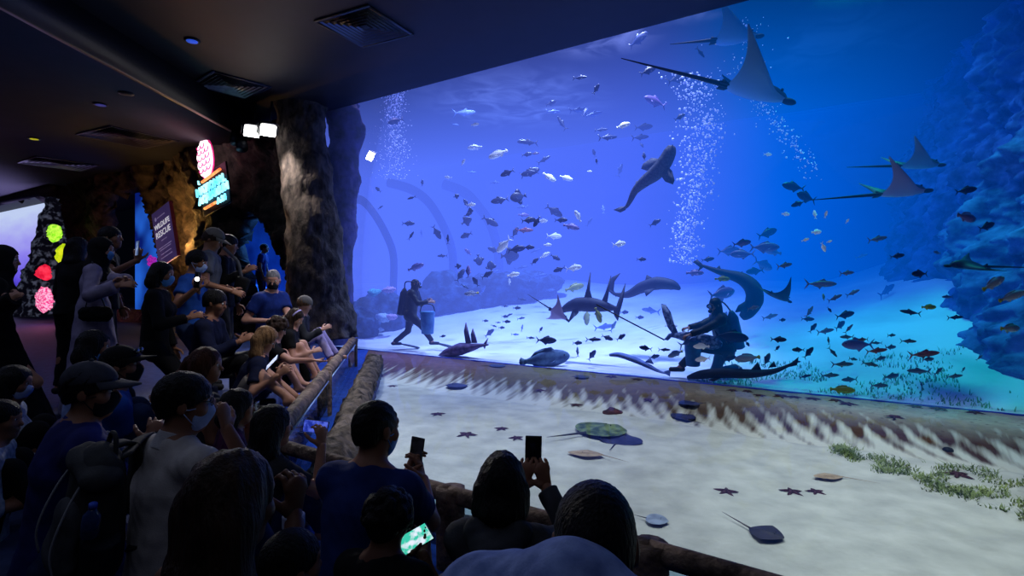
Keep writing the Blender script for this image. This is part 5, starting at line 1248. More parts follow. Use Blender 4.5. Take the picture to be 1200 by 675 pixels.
    if bottom:
        bm_, _, ln = bottom; C = SDF()
        C.cap(Pv-ld*.02*S, Pv+ld*.10*S, .150*S*W_+g*.6, .132*S*W_+g*.5, k=.05, fl=.76, fwd=tf, cut=True)
        for s in (-1, 1):
            if ln == 'shorts': C.cap(hip[s], hip[s].lerp(kn[s], .84), .086*S*W_+g, .070*S+g, k=.03, cut=True)
            else: C.cap(hip[s], kn[s], .086*S*W_+g*.7, .058*S+g*.8, k=.03); C.cap(kn[s], kn[s].lerp(an[s], .96), .058*S+g*.8, .044*S+g, k=.02, cut=True)
        v, fc = C.mesh(h); v = folds(v, fc, .004*S, 16, sd+2)
        part({'shorts': 'shorts'}.get(ln, 'trousers'), (v, fc), bm_)
    if shoe and feet:
        for s in (-1, 1):
            C = SDF(); C.cap(an[s]-UPV*.032*S-f*.035*S, toe[s]+f*.01*S, .043*S, .037*S, k=.03); C.half(an[s]-UPV*.075*S, -UPV); C.half(an[s]-UPV*.0*S, UPV)
            part('shoe', C.mesh(min(h, .011)), shoe)
    # --- hair
    st, hc = hair; hm = HAIR[hc] if hc in HAIR else hc
    C = SDF(); i_ = .013 if st not in ('crop', 'bald') else .006
    if st == 'bald': i_ = .004
    if st not in ('hijab', 'hood', 'none'):
        C.ell(q(-.012, 0, .030), ((.074+i_)*S, (.096+i_)*S, (.088+i_)*S), HR, k=.02)
        if st in ('short', 'crop', 'curly', 'bald'):
            C.ell(q(-.05, 0, -.02), (.066*S, .05*S, .065*S), HR, k=.03)
            C.half(q(.036 if st != 'curly' else .055, 0, 0) if st != 'bald' else q(.0, 0, .0), hf*.46-hu*.89)
            C.half(q(.094, 0, .055), hf)
        if st in ('bob', 'long', 'pony', 'bun', 'loose'):
            for s in (-1, 1):
                C.ell(q(-.03, s*.05, -.02), (.045*S, .07*S, .085*S), HR, k=.03)
            if st != 'pony' and st != 'bun':
                lo = {'bob': .13, 'long': .27, 'loose': .26}[st]
                bk = -f if st != 'loose' else -f
                for s in (-1, -.35, .35, 1):
                    a = q(-.045, s*.055, -.03); b_ = H-UPV*(lo*S)-f*((.075 if abs(s) < .9 else .03)*S)+r*(s*(.055 if st == 'bob' else .085)*S)
                    mid = a.lerp(b_, .5)-f*(.02*S)
                    C.cap(a, mid, .058*S, .052*S, k=.03); C.cap(mid, b_, .052*S, .026*S, k=.03)
            C.ell(q(.085, 0, -.045), (.062*S, .075*S, .098*S), HR, sub=True)
            C.half(q(.082, 0, .05), hf)
            if st == 'pony':
                C.ell(q(-.105, 0, .02), (.035*S, .035*S, .035*S), HR, k=.02); C.cap(q(-.12, 0, .02), q(-.155, 0, -.07), .034*S, .034*S, k=.02); C.cap(q(-.155, 0, -.07), q(-.145, .01, -.16), .034*S, .015*S, k=.02)
            if st == 'bun': C.ell(q(-.09, 0, .09), (.042*S, .04*S, .04*S), HR, k=.015)
        v, fc = C.mesh(min(h, .010))
        if st == 'curly':
            C2 = SDF(); rr_ = random.Random(sd)
            C2.p = list(C.p[:2])
            for _ in range(170):
                a = rr_.uniform(0, 6.28); z = rr_.uniform(-.45, 1); w = math.sqrt(1-z*z)
                p_ = q(-.012+.112*w*math.cos(a), .094*w*math.sin(a), .032+.108*z)
                if (p_-q(.075, 0, -.03)).length < .095*S: continue
                C2.ell(p_, (rr_.uniform(.016, .026)*S,)*3, k=.008)
            v, fc = C2.mesh(min(h, .008))
        elif st in ('long', 'loose', 'bob', 'pony'):
            v = folds(v, fc, .0045*S, 55, sd+4, (1, 1, .12)); v = folds(v, fc, .002*S, 140, sd+5, (1, 1, .1))
        elif st != 'bald': v = folds(v, fc, (.003 if D > 1.6 else .0014)*S, 70 if D > 1.6 else 190, sd+4)
        part('hair', (v, fc), hm)
    if st in ('hijab', 'hood'):
        gg = .016 if st == 'hijab' else .007
        C.ell(q(-.012, 0, .028), ((.074+gg)*S, (.096+gg)*S, (.088+gg)*S), HR, k=.02); C.ell(q(.015, 0, -.05), ((.062+gg)*S, (.07+gg)*S, (.078+gg)*S), HR, k=.04)
        C.cap(H-hu*.06*S-hf*.02*S, N-UPV*.03*S, .078*S, .095*S, k=.05)
        if st == 'hijab': C.cap(N-UPV*.02*S, N-UPV*.16*S+f*.03*S, .11*S, .175*S, k=.05, fl=.8, fwd=f, cut=True)
        C.ell(q(.105, 0, -.012), (.052*S, .065*S, .078*S), HR, sub=True)
        v, fc = C.mesh(min(h, .011)); v = folds(v, fc, .004*S, 26, sd+4); part('headscarf' if st == 'hijab' else 'diving_hood', (v, fc), hm)
    # --- mask over nose and mouth
    if mask:
        C = SDF(); C.ell(q(.024, 0, -.050), (.066*S, .076*S, .078*S), HR, k=.02); C.ell(q(.078, 0, -.03), (.03*S, .036*S, .03*S), HR, k=.03)
        C.half(q(.04, 0, 0), -hf+hu*.1); C.half(q(0, 0, -.002), hu*.95-hf*.12); C.half(q(0, 0, -.118), -hu)
        mk = part('face_mask', C.mesh(min(h, .007)), mask)
        if mk:
            for s in (-1, 1):
                for u0 in (-.012, -.085): obj('ear_loop', *tube([q(.045, s*.064, u0), q(.02, s*.076, -.03+(u0+.04)*.5), q(-.012, s*.083, -.012)], .0022*S, seg=5), mask, mk)
    if hat:
        hm_, kind_ = hat
        if kind_ in ('cap', 'beanie'):
            C = SDF(); C.ell(q(-.010, 0, .036), (.087*S, .110*S, .098*S), HR, k=.02)
            if kind_ == 'cap': C.half(q(0, 0, .038), hf*.18-hu)
            else: C.half(q(0, 0, .022), hf*.1-hu)
            ht = part(kind_ if kind_ == 'beanie' else 'cap', C.mesh(min(h, .008)), hm_)
            if kind_ == 'cap':
                vs = []; n_a = 11
                for j in range(2):
                    for w in (0, .5, 1):
                        for i in range(n_a):
                            a = -1.15+2.3*i/(n_a-1); rad = .098+.085*w*math.cos(a)**.6 if abs(a) < 1.5 else .098
                            vs.append(tuple(q(rad*math.cos(a)*1.05, .088*math.sin(a)*(1+.05*w), .052-.012*w-.010*w*math.sin(a)**2*2-j*.006)))
                fs = []
                for j in range(2):
                    for w in range(2):
                        for i in range(n_a-1):
                            b0 = j*3*n_a+w*n_a+i; fq = (b0, b0+1, b0+n_a+1, b0+n_a); fs.append(fq if j == 0 else fq[::-1])
                for i in range(n_a-1): b0 = 2*n_a+i; fs.append((b0, b0+1, b0+1+3*n_a, b0+3*n_a))
                obj('visor', vs, fs, hm_, ht); obj('button', *ball(q(-.01, 0, .135), .009*S, seg=8, rings=5), hm_, ht)
        if kind_ == 'band':
            pts = [q(-.01+.02*math.cos(a), .090*math.sin(a), .03+.098*math.cos(a)) for a in [-1.5+3.0*i/12 for i in range(13)]]
            part('hairband', loop_strip(pts, .02*S, .004, lambda p, i: p-q(-.01, 0, .03)), hm_)
    o['_j'] = 0; del o['_j']
    return dict(o=o, H=H, N=N, Pv=Pv, sh=sh, el=el, wr=wr_, f=f, r=r, q=q, hf=hf, hu=hu, hr=hr, S=S, part=part, kn=kn, an=an, toe=toe, ld=ld, tf=tf, HR=HR)
# ------------------------------------------------------------------ things they carry
m_phone = M('phone_black', (8, 8, 10), (16, 16, 20), rough=.25, spec=.6)
def phone(px, py, D, long, out, label, screen=None, w=.074, l=.152, case=None):
    """long: direction of the long side; out: where the screen looks."""
    c = P(px, py, D); R = basis(long, out); t = empty('phone', c, label, 'phone')
    obj('body', *xf(rbox((0, 0, 0), (l, w, .009), .004), R, c), case or m_phone, t)
    obj('screen', *xf(rbox((0, 0, .0048), (l*.93, w*.92, .0014), .0005), R, c), screen or m_phone, t, smooth=False)
    obj('camera_lens', *xf(join(ball((l*.38, w*.27, -.005), (.009, .009, .004), seg=8, rings=5), ball((l*.27, w*.27, -.005), (.009, .009, .004), seg=8, rings=5)), R, c), m_metal, t)
    return t
def scr(name, c1, c2, e, sc=22): return M(name, c1, c2, sc=sc, emit=e, lo=.42, hi=.58)
navy = cloth('navy', (12, 30, 88), (18, 40, 108)); black = cloth('black', (9, 9, 12), (15, 15, 19)); royal = cloth('royal', (24, 64, 140), (32, 76, 160)); grey = cloth('grey', (76, 78, 86), (96, 98, 106)); white = cloth('white', (150, 148, 152), (172, 170, 174)); denim = cloth('denim', (24, 36, 66), (34, 50, 88)); charcoal = cloth('charcoal', (30, 31, 36), (42, 43, 50)); lilac = cloth('lilac', (120, 112, 140), (142, 134, 162)); lav = cloth('lavender', (150, 138, 190), (172, 160, 210)); skyc = cloth('sky', (120, 140, 190), (142, 162, 210)); floral = cloth('floral', (110, 120, 140), (170, 176, 190), sc=30); plaid = cloth('plaid', (40, 16, 40), (76, 30, 66), sc=18); khaki = cloth('khaki', (96, 90, 86), (112, 106, 100)); olive = cloth('olive', (44, 46, 50), (58, 60, 66)); navyd = cloth('navy_dark', (10, 16, 40), (15, 22, 52)); striped = cloth('shirt_blue_white', (96, 116, 170), (128, 148, 200), sc=20)
mk_b = M('mask_blue', (70, 130, 200), (90, 150, 220), sc=30, rough=.8); mk_w = M('mask_white', (150, 170, 215), (170, 190, 230), sc=30, rough=.8); mk_k = M('mask_black', (10, 12, 22), (16, 18, 30), sc=30, rough=.8)
sneaker = M('sneaker', (120, 122, 132), (150, 152, 160), sc=20); shoe_k = M('shoe_black', (14, 14, 16), (22, 22, 26), sc=20)
TOP = lambda c, s=.55, k=None: (c, k, s)
# --- nearest row
person('man with short black hair and pale blue collared shirt seen from behind, nearest the camera', (697, 638), 1.16, 1.07, (.12, 1, -.16), (.42, .9), lean=.2, hl=.12, nk=.02, skin='brown', hair=('crop', 'black'), top=TOP(striped), bottom=(denim, None, 'long'), collar=striped, shoe=shoe_k, floor=ZF)
p27 = person('woman in dark hooded jacket with straight black hair holding a phone up with both hands', (588, 566), 2.12, .95, (.08, 1, -.05), (.15, .98), lean=.12, skin='tan', fem=True, hair=('bob', 'black'), top=(olive, 'jacket', 1.95), bottom=(black, None, 'long'), wl=(612, 571, 2.40), wr=(640, 571, 2.40), hd=((.25, .1, 1), (-.25, .1, 1)), hn=((.3, 1, 0), (-.3, 1, 0)), curl=(.55, .55), shoe=shoe_k, floor=ZS, epl=(-.8, 0, -1), epr=(.9, 0, -1))
C = SDF(); N_ = p27['N']; f_ = p27['f']; r_2 = p27['r']
C.cap(N_-f_*.055+UPV*.01-r_2*.08, N_-f_*.10-UPV*.07, .05, .055, k=.05); C.cap(N_-f_*.055+UPV*.01+r_2*.08, N_-f_*.10-UPV*.07, .05, .055, k=.05); C.cap(N_-f_*.10-UPV*.06, N_-f_*.11-UPV*.14, .07, .04, k=.05)
v, fc = C.mesh(.008); p27['part']('hood', (folds(v, fc, .004, 30, 5), fc), olive)
phone(625, 531, 2.44, (.03, .1, 1), (0, -1, .12), 'black phone held upright in both hands by the hooded woman')
p25 = person('man in royal blue t-shirt and shorts seated by the pool, holding up a phone', (441, 503), 2.32, 1.0, (.62, .78, -.12), (.34, .94), lean=.30, skin='tan', hair=('crop', 'black'), top=TOP(cloth('royal_dark', (14, 32, 84), (18, 40, 98)), .62), bottom=(navyd, None, 'shorts'), mask=mk_b, wl=(474, 556, 2.66), wr=(496, 562, 2.62), hd=((.45, .2, .9), (-.3, .3, .9)), hn=((.8, .2, -.3), (-.8, .2, .2)), curl=(.6, .6), kr=(513, 575, 2.5), ar=(500, 690, 2.45), kl=(440, 570, 2.75), al=(450, 640, 2.8), shoe=sneaker, floor=ZS, epr=(.5, -.3, -1))
phone(488, 531, 2.66, (.12, .1, 1), (-.35, -.9, .2), 'black phone with lit screen held by the man in the royal blue t-shirt', scr('screen_dim', (10, 10, 14), (30, 30, 40), .2))
obj('lettering', *xf(text_mesh('_____', .02, .001), basis(p25['r'], UPV), p25['N']-p25['ld']*.10-p25['tf']*.13), grey, p25['o'], smooth=False) if False else None
person('curly-haired child in dark top looking down at a glowing phone', (455, 612), 1.92, .76, (.35, .9, -.35), (.35, .94), lean=.2, skin='brown', hair=('curly', 'black'), top=TOP(black, .6), bottom=(denim, None, 'long'), wl=(470, 650, 2.02), wr=(496, 650, 2.0), hd=((.6, .4, .3), (-.2, .6, .3)), hn=((.3, .2, 1), (-.3, .2, 1)), curl=(.45, .45), floor=ZS, shoe=shoe_k)
phone(483, 634, 2.03, (.75, .5, .25), (-.15, -.75, .6), 'phone with bright green and white screen in the lap of the curly-haired child', scr('screen_bright', (60, 200, 170), (235, 240, 255), 1.0, 40))
person('woman with very long dark hair and bare shoulders, white bracelet on her raised wrist', (272, 590), 1.27, .96, (.45, .88, -.1), (.5, .86), lean=.16, skin='brown', fem=True, hair=('long', 'brown'), top=TOP(black, 0), bottom=(black, None, 'long'), wr=(344, 604, 1.56), hd=(None, (.05, .1, 1)), hn=(None, (-.8, .5, 0)), curl=(.4, .85), floor=ZF, epr=(.3, 0, -1))
C = SDF(); wp_ = P(344, 609, 1.56); C.cap(wp_-UPV*.02, wp_+UPV*.016, .031, .031, cut=True, cuta=True, k=.005)
v, fc = C.mesh(.004); tag(obj('bracelet', v, fc, M('bracelet_white', (150, 160, 190), (170, 180, 210)), origin=wp_), 'white band bracelet on the raised wrist of the long-haired woman', 'bracelet')
person('dark-haired child low in front of the man in royal blue, seen from behind', (342, 662), 1.47, .74, (.7, .7, -.1), (.6, .8), skin='tan', hair=('short', 'black'), top=TOP(navyd, .6), bottom=(black, None, 'long'), floor=ZF)
p21 = person('man in white shirt, glasses and white mask, hand to chin, backpack on shoulder', (217, 472), 2.25, 1.0, (.88, .45, -.08), (.52, .85), lean=.08, skin='tan', hair=('short', 'black'), top=TOP(cloth('shirt_white', (158, 152, 150), (180, 174, 172)), .75), bottom=(denim, None, 'long'), mask=mk_w, wr=(266, 503, 2.33), hd=(None, (-.25, .1, 1)), hn=(None, (-.9, .2, -.1)), curl=(.5, 1.1), collar=white, shoe=shoe_k, floor=ZF, epr=(.5, .2, -1))
q = p21['q']; gp = []
for s in (-1, 1):
    gp.append(tube([q(.098+.004*math.cos(a), s*.034+.024*math.cos(a), .012+.018*math.sin(a)) for a in [k*.5236 for k in range(13)]], .0018, seg=5)); gp.append(tube([q(.095, s*.058, .016), q(-.01, s*.082, .014)], .0018, seg=5))
gp.append(tube([q(.1, -.012, .016), q(.1, .012, .016)], .0018, seg=5)); p21['part']('glasses', join(*gp), m_metal)
# backpack hanging off his left shoulder
bc = P(112, 590, 2.02); bp = empty('backpack', bc-UPV*.2, 'grey hiking backpack with pale piping hanging from the white-shirted man\'s shoulder', 'backpack')
Rb = basis((.35, .5, .0), (.3, -.12, 1)); canvas = cloth('pack_canvas', (44, 45, 48), (60, 61, 64))
xb = lambda x, y, z: bc+Rb @ V(x, y, z)
C = SDF(); C.cap(xb(0, 0, -.18), xb(0, 0, .12), .155, .12, fl=.62, fwd=Rb @ V(1, 0, 0), k=.03); v, fc = C.mesh(.009); obj('main_bag', folds(v, fc, .006, 18, 3), fc, canvas, bp)
C = SDF(); C.cap(xb(-.095, -.02, -.15), xb(-.085, -.02, -.03), .10, .085, fl=.45, fwd=Rb @ V(1, 0, 0), k=.03); v, fc = C.mesh(.008); obj('front_pocket', folds(v, fc, .005, 20, 4), fc, cloth('pack_pocket', (56, 58, 64), (74, 76, 82)), bp)
C = SDF(); C.cap(xb(-.02, -.14, -.18), xb(-.02, -.14, -.05), .055, .06, k=.03, cut=True); v, fc = C.mesh(.008); obj('side_pocket', folds(v, fc, .004, 24, 4), fc, cloth('pack_mesh', (20, 24, 34), (30, 36, 48)), bp)
C = SDF(); C.cap(xb(-.02, -.07, .16), xb(-.02, .07, .16), .065, .065, k=.05, fl=.7, fwd=Rb @ V(0, 0, 1)); v, fc = C.mesh(.008); obj('lid', folds(v, fc, .005, 22, 6), fc, canvas, bp)
pip = M('pack_piping', (150, 152, 156), (180, 182, 186))
for s in (-1, 1): obj('piping', *tube(smooth_path([xb(-.13, s*.08, -.2), xb(-.145, s*.075, -.1), xb(-.12, s*.07, .02), xb(-.07, s*.06, .14), xb(.0, s*.055, .2)], 6), .004, seg=6), pip, bp)
sL = p21['sh'][-1]
obj('shoulder_strap', *loop_strip(smooth_path([xb(.05, -.05, .2), sL+V(-.02, -.03, .075), sL+V(.05, .07, .05), sL+V(.06, .1, -.1), xb(.1, -.1, -.18)], 6), .055, .012, lambda p, i: p-sL+V(0, 0, .01)), canvas, bp, smooth=False)
obj('shoulder_strap', *loop_strip(smooth_path([xb(.05, .05, .2), xb(.13, .07, .17), xb(.15, .08, -.02), xb(.09, .08, -.2)], 6), .055, .012, lambda p, i: p-bc), canvas, bp, smooth=False)
obj('haul_loop', *tube(smooth_path([xb(.03, -.04, .2), xb(.03, -.02, .27), xb(.03, .02, .27), xb(.03, .04, .2)], 5), .009, seg=6), canvas, bp)
bt = xb(-.07, -.17, .02); wb = empty('water_bottle', bt-UPV*.1, 'clear blue-glinting water bottle in the side pocket of the grey backpack', 'bottle'); Rz = Rb
obj('bottle_body', *tube([bt+Rb @ V(0, 0, z) for z in (-.02, -.015, .04, .06, .08, .09)], [.024, .028, .028, .026, .014, .011], seg=14), M('bottle_clear', (30, 44, 80), (50, 76, 130), sc=14, rough=.08, spec=.8), wb)
obj('bottle_cap', *tube([bt+Rb @ V(0, 0, z) for z in (.09, .106)], .013, seg=12), M('cap_blue', (40, 70, 170)), wb)
# --- second row on the left
p19 = person('large man in navy polo with dark mask and grey cap with curved visor', (107, 458), 2.5, 1.03, (.95, .3, -.08), (.72, .7), lean=.12, B=1.22, skin='tan', hair=('short', 'black'), top=TOP(cloth('navy_bright', (18, 24, 78), (24, 30, 92)), .7), bottom=(denim, None, 'long'), mask=mk_k, hat=(cloth('cap_grey', (44, 46, 56), (58, 60, 72)), 'cap'), wr=(176, 520, 2.6), shoe=shoe_k, floor=ZF, collar=navy)
p17 = person('man in bright blue polo and black cap with sunglasses pushed up on it', (143, 429), 3.4, 1.0, (.95, .3, .10), (.8, .6), lean=.05, skin='tan', hair=('short', 'black'), top=TOP(royal, .6), bottom=(denim, None, 'long'), hat=(black, 'cap'), wr=(186, 478, 3.55), mask=mk_k, shoe=shoe_k, floor=ZF, collar=royal)
q = p17['q']; p17['part']('sunglasses', join(*[ball(q(.098, s*.036, .085), (.012, .026, .018), seg=10, rings=6) for s in (-1, 1)], tube([q(.1, -.02, .088), q(.1, .02, .088)], .004, seg=5)), M('lens_black', (6, 6, 10), (12, 14, 24), rough=.1, spec=.8))
person('woman with black bob, blue mask and pale blue top behind two men in caps', (111, 407), 3.85, .95, (.9, .4, -.05), (.75, .6), skin='tan', fem=True, hair=('bob', 'black'), top=TOP(skyc, 1.9), bottom=(black, None, 'long'), mask=mk_b, floor=ZF)
person('child with black hair, white patterned mask and pale flowered blouse at the left edge', (17, 449), 3.2, .82, (.85, .3, -.15), (.8, .5), skin='tan', fem=True, hair=('bob', 'black'), top=TOP(floral, 1.8), bottom=(black, None, 'long'), mask=mk_w, floor=ZF)
person('small child in pale top cut by the left edge below the flowered blouse', (2, 492), 2.7, .78, (.9, .3, -.1), (.8, .5), skin='tan', hair=('short', 'black'), top=TOP(floral, 1.2), bottom=(black, None, 'long'), floor=ZF)
person('woman with auburn ponytail in pale sleeveless top turning to the right', (242, 428), 3.7, .95, (.96, .2, -.1), (.75, .6), lean=.12, skin='tan', fem=True, hair=('pony', 'red'), top=TOP(white, 0), bottom=(charcoal, None, 'long'), wr=(276, 490, 3.8), floor=ZF)
person('woman in dark plaid shirt holding a phone edge-on behind the white-shirted man', (279, 477), 3.5, .92, (.8, .5, -.1), (.8, .5), lean=.1, skin='tan', fem=True, hair=('bob', 'black'), top=TOP(plaid, 1.5), bottom=(black, None, 'long'), wr=(291, 503, 3.62), wl=(278, 500, 3.7), hd=((.5, .1, .8), (.2, .1, 1)), hn=((.5, .3, 0), (-.5, .3, 0)), curl=(.6, .6), floor=ZS+.1)
phone(299, 484, 3.66, (.15, 0, 1), (-.97, -.05, .15), 'thin dark phone held edge-on by the woman in plaid')
person('woman with long dark hair raising a phone in one hand at the pool corner', (320, 500), 3.0, .95, (.72, .68, -.05), (.6, .8), lean=.1, skin='light', fem=True, hair=('loose', 'black'), top=TOP(charcoal, .6), bottom=(denim, None, 'long'), wr=(377, 523, 3.12), hd=(None, (-.1, .2, 1)), hn=(None, (-.7, .6, 0)), curl=(.5, .7), floor=ZS, epr=(.2, 0, -1))
phone(370, 500, 3.2, (1, -.05, -.1), (-.35, -.9, .2), 'phone showing a blue picture held sideways by the long dark-haired woman', scr('screen_blue', (30, 50, 160), (90, 110, 230), .8, 30))
# --- along the left rail
p12 = person('young woman with long blond-brown hair in dark t-shirt and shorts looking down at a phone', (311, 398), 5.0, .96, (.80, .15, -.55), (.9, .36), lean=.42, skin='light', fem=True, hair=('loose', 'blond'), top=TOP(navyd, .7), bottom=(khaki, None, 'shorts'), wr=(325, 440, 4.72), wl=(330, 436, 4.95), kr=(339, 434, 4.72), ar=(340, 468, 4.70), kl=(332, 436, 5.0), al=(345, 464, 5.0), curl=(.6, .6), floor=ZS)
phone(319, 425, 4.72, (.6, -.1, .6), (-.5, -.45, .6), 'phone with white lit screen held by the young woman with blond-brown hair', scr('screen_white', (150, 170, 220), (240, 244, 255), 1.0, 60))
person('child with short curly brown hair beside her, pointing an arm towards the water', (325, 385), 5.55, .86, (.85, .1, -.4), (.9, .3), lean=.25, skin='pink', hair=('curly', 'brown'), top=TOP(black, .6), bottom=(charcoal, None, 'shorts'), wr=(367, 422, 5.35), hd=(None, (1, 0, -.12)), hn=(None, (0, .2, 1)), curl=(.5, .12), ar=(350, 454, 5.4), al=(353, 448, 5.6), floor=ZS+.04)
person('girl with long brown hair and hairband bent over at the rail', (346, 373), 5.95, .84, (.85, -.1, -.5), (.9, .2), lean=.35, skin='pink', fem=True, hair=('loose', 'brown'), top=TOP(black, .6), bottom=(lilac, None, 'shorts'), hat=(lav, 'band'), wr=(366, 412, 5.9), ar=(370, 440, 5.9), al=(372, 436, 6.1), floor=ZS+.04)
person('child in tan beanie and lilac trousers at the far end of the rail', (357, 357), 7.1, .90, (.75, .1, -.35), (.9, .1), lean=.2, skin='pink', hair=('short', 'blond'), top=TOP(charcoal, 1.9), bottom=(lav, None, 'long'), hat=(khaki, 'beanie'), kr=(391, 393, 7.2), ar=(388, 420, 7.1), kl=(386, 390, 7.4), al=(394, 416, 7.4), wr=(378, 386, 7.0), floor=ZF-.1)
p9 = person('bald man with grey stubble, dark mask and navy polo seated against the pillar', (320, 328), 6.4, 1.0, (.25, -.75, -.25), (.6, -.3), pose='bench', lean=.08, skin='pink', hair=('bald', 'grey'), top=TOP(navy, .6), bottom=(black, None, 'long'), mask=mk_k, wr=(314, 376, 6.2), wl=(340, 374, 6.2), floor=ZF, shoe=shoe_k)
p11 = person('man with dark hair and dark jacket seated on a bench behind the ponytailed woman', (252, 355), 5.3, 1.02, (.85, .1, -.2), (.85, .15), pose='bench', lean=.15, skin='tan', hair=('short', 'black'), top=(navyd, 'jacket', 1.9), bottom=(black, None, 'long'), wr=(281, 400, 5.15), wl=(282, 398, 5.4), floor=ZF, shoe=shoe_k)
# --- standing at the back
p5 = person('teenager in black with bobbed dark hair and blue mask standing in profile', (190, 322), 4.8, .90, (.96, .15, -.1), (.9, .3), pose='stand', lean=.03, skin='tan', fem=True, hair=('bob', 'black'), top=TOP(black, 1.9), bottom=(black, None, 'long'), mask=mk_b, wr=(222, 372, 4.75), floor=ZF, shoe=sneaker)
p6 = person('person in blue t-shirt and white mask holding up a phone with its light on', (231, 307), 5.5, .95, (.92, .05, -.25), (.9, .1), pose='stand', lean=.04, skin='tan', hair=('short', 'black'), top=TOP(royal, .6), bottom=(denim, None, 'long'), mask=mk_w, wr=(230, 338, 5.15), wl=(232, 338, 5.4), hd=((.2, 0, 1), (.2, 0, 1)), hn=((.2, 1, 0), (.2, .8, 0)), curl=(.7, .7), floor=ZF, shoe=shoe_k)
ph = phone(231, 328, 5.12, (.1, 0, 1), (.35, .9, .1), 'phone with glowing white torch held by the person in blue t-shirt')
obj('torch_light', *ball(P(231, 327, 5.10), .02, seg=10, rings=6), M('torch', (255, 230, 210), emit=6), ph)
p7 = person('man in grey t-shirt and pale cap with head bowed and jeans', (250, 281), 5.9, 1.0, (.86, .1, -.45), (.88, .3), pose='stand', lean=.08, skin='tan', hair=('short', 'brown'), top=TOP(grey, .6), bottom=(denim, None, 'long'), hat=(khaki, 'cap'), wr=(271, 341, 5.7), wl=(268, 338, 6.0), floor=ZF, shoe=shoe_k, B=1.1)
person('person in black carrying a strap, half hidden behind the man in the pale cap', (268, 287), 6.4, .96, (.9, .3, -.2), (.9, .2), pose='stand', lean=.05, skin='tan', hair=('short', 'black'), top=TOP(black, 1.9), bottom=(charcoal, None, 'long'), wr=(287, 318, 6.2), floor=ZF, shoe=shoe_k)
cb = empty('camera_bag', P(283, 335, 6.05), 'black shoulder bag on a pale strap beside the man in the pale cap', 'bag')
obj('bag', *xf(rbox((0, 0, 0), (.14, .10, .20), .03), Matrix.Rotation(.3, 3, 'Y'), P(283, 335, 6.05)), black, cb); obj('strap', *loop_strip(smooth_path([P(262, 290, 6.2), P(270, 298, 6.1), P(279, 308, 6.05), P(283, 326, 6.05)], 5), .035, .006, (0, -1, .2)), grey, cb, smooth=False)
person('man in navy shirt standing inside the blue arch, seen in profile', (310, 291), 14.4, 1.0, (.95, .1, .1), (.9, .1), pose='stand', skin='tan', hair=('short', 'black'), top=TOP(navy, .6), bottom=(navyd, None, 'long'), floor=.75, shoe=shoe_k)
p4 = person('man in black t-shirt raising a phone behind the woman in lilac', (130, 279), 5.8, 1.0, (.92, .2, .05), (.85, .4), pose='stand', lean=.03, skin='tan', hair=('short', 'black'), top=TOP(black, .6), bottom=(black, None, 'long'), wr=(161, 305, 5.55), hd=(None, (0, .1, 1)), hn=(None, (-.5, .8, 0)), curl=(.4, .7), floor=ZF, shoe=sneaker)
phone(161, 291, 5.5, (0, .1, 1), (-.6, -.75, .1), 'pale phone raised by the man in the black t-shirt', scr('screen_pale', (100, 130, 180), (170, 190, 230), .5), case=M('phone_silver', (110, 116, 130), (140, 146, 160)))
person('woman in long lilac grey abaya and black headscarf with arms folded, blue mask', (119, 293), 5.3, .98, (.92, .15, -.12), (.85, .35), pose='stand', lean=.04, skin='light', fem=True, hair=('hijab', black), top=(lilac, 'abaya', 1.9), bottom=None, mask=mk_b, wr=(139, 334, 5.05), wl=(150, 330, 5.15), hd=((-.3, -.6, .1), (.8, .4, .1)), floor=ZF, shoe=shoe_k)
person('woman with long black hair in black dress behind the woman in lilac', (92, 291), 5.95, .97, (.2, .95, 0), (.2, .95), pose='stand', skin='tan', fem=True, hair=('long', 'black'), top=TOP(black, 1.9), bottom=(black, None, 'long'), floor=ZF, shoe=shoe_k)
person('woman in black abaya and headscarf standing at the left edge', (4, 305), 4.5, .98, (.8, .45, -.05), (.75, .6), pose='stand', lean=.03, skin='light', fem=True, hair=('hijab', black), top=(cloth('abaya_black', (5, 5, 7), (9, 9, 12)), 'abaya', 1.85), bottom=None, wr=(22, 346, 4.25), wl=(10, 348, 4.4), hd=((.8, -.3, -.2), (-.8, -.2, -.1)), floor=ZF, shoe=shoe_k, flare=1.55)
hb = P(112, 368, 5.05); t = empty('handbag', hb, 'black quilted handbag on a chain at the hip of the woman in lilac', 'handbag')
C = SDF(); C.cap(hb+V(-.09, 0, 0), hb+V(.09, 0, 0), .07, .07, fl=.5, fwd=(0, 1, 0), k=.02); v, fc = C.mesh(.009); obj('bag', folds(v, fc, .005, 45, 2), fc, black, t); obj('chain', *tube(smooth_path([hb+V(-.1, 0, .04), P(108, 330, 5.15), P(108, 306, 5.2), P(112, 330, 5.1), hb+V(.1, 0, .04)], 6), .006, seg=6), m_metal, t)
# benches under the two seated men
for d_, lb in ((p9, 'dark bench block at the foot of the pillar under the bald man'), (p11, 'dark bench block under the man in the dark jacket')):
    c = d_['Pv']-d_['f']*.12; zt = c.z-.16; R_ = Matrix.Rotation(math.atan2(d_['f'].y, d_['f'].x), 3, 'Z')
    tag(obj('bench', *rbox((c.x, c.y, (ZF+zt)/2), (.36, .62, zt-ZF), .03, R_), M('bench_dark', (14, 18, 32), (20, 26, 44), sc=10), origin=(c.x, c.y, ZF), smooth=False), lb, 'bench')
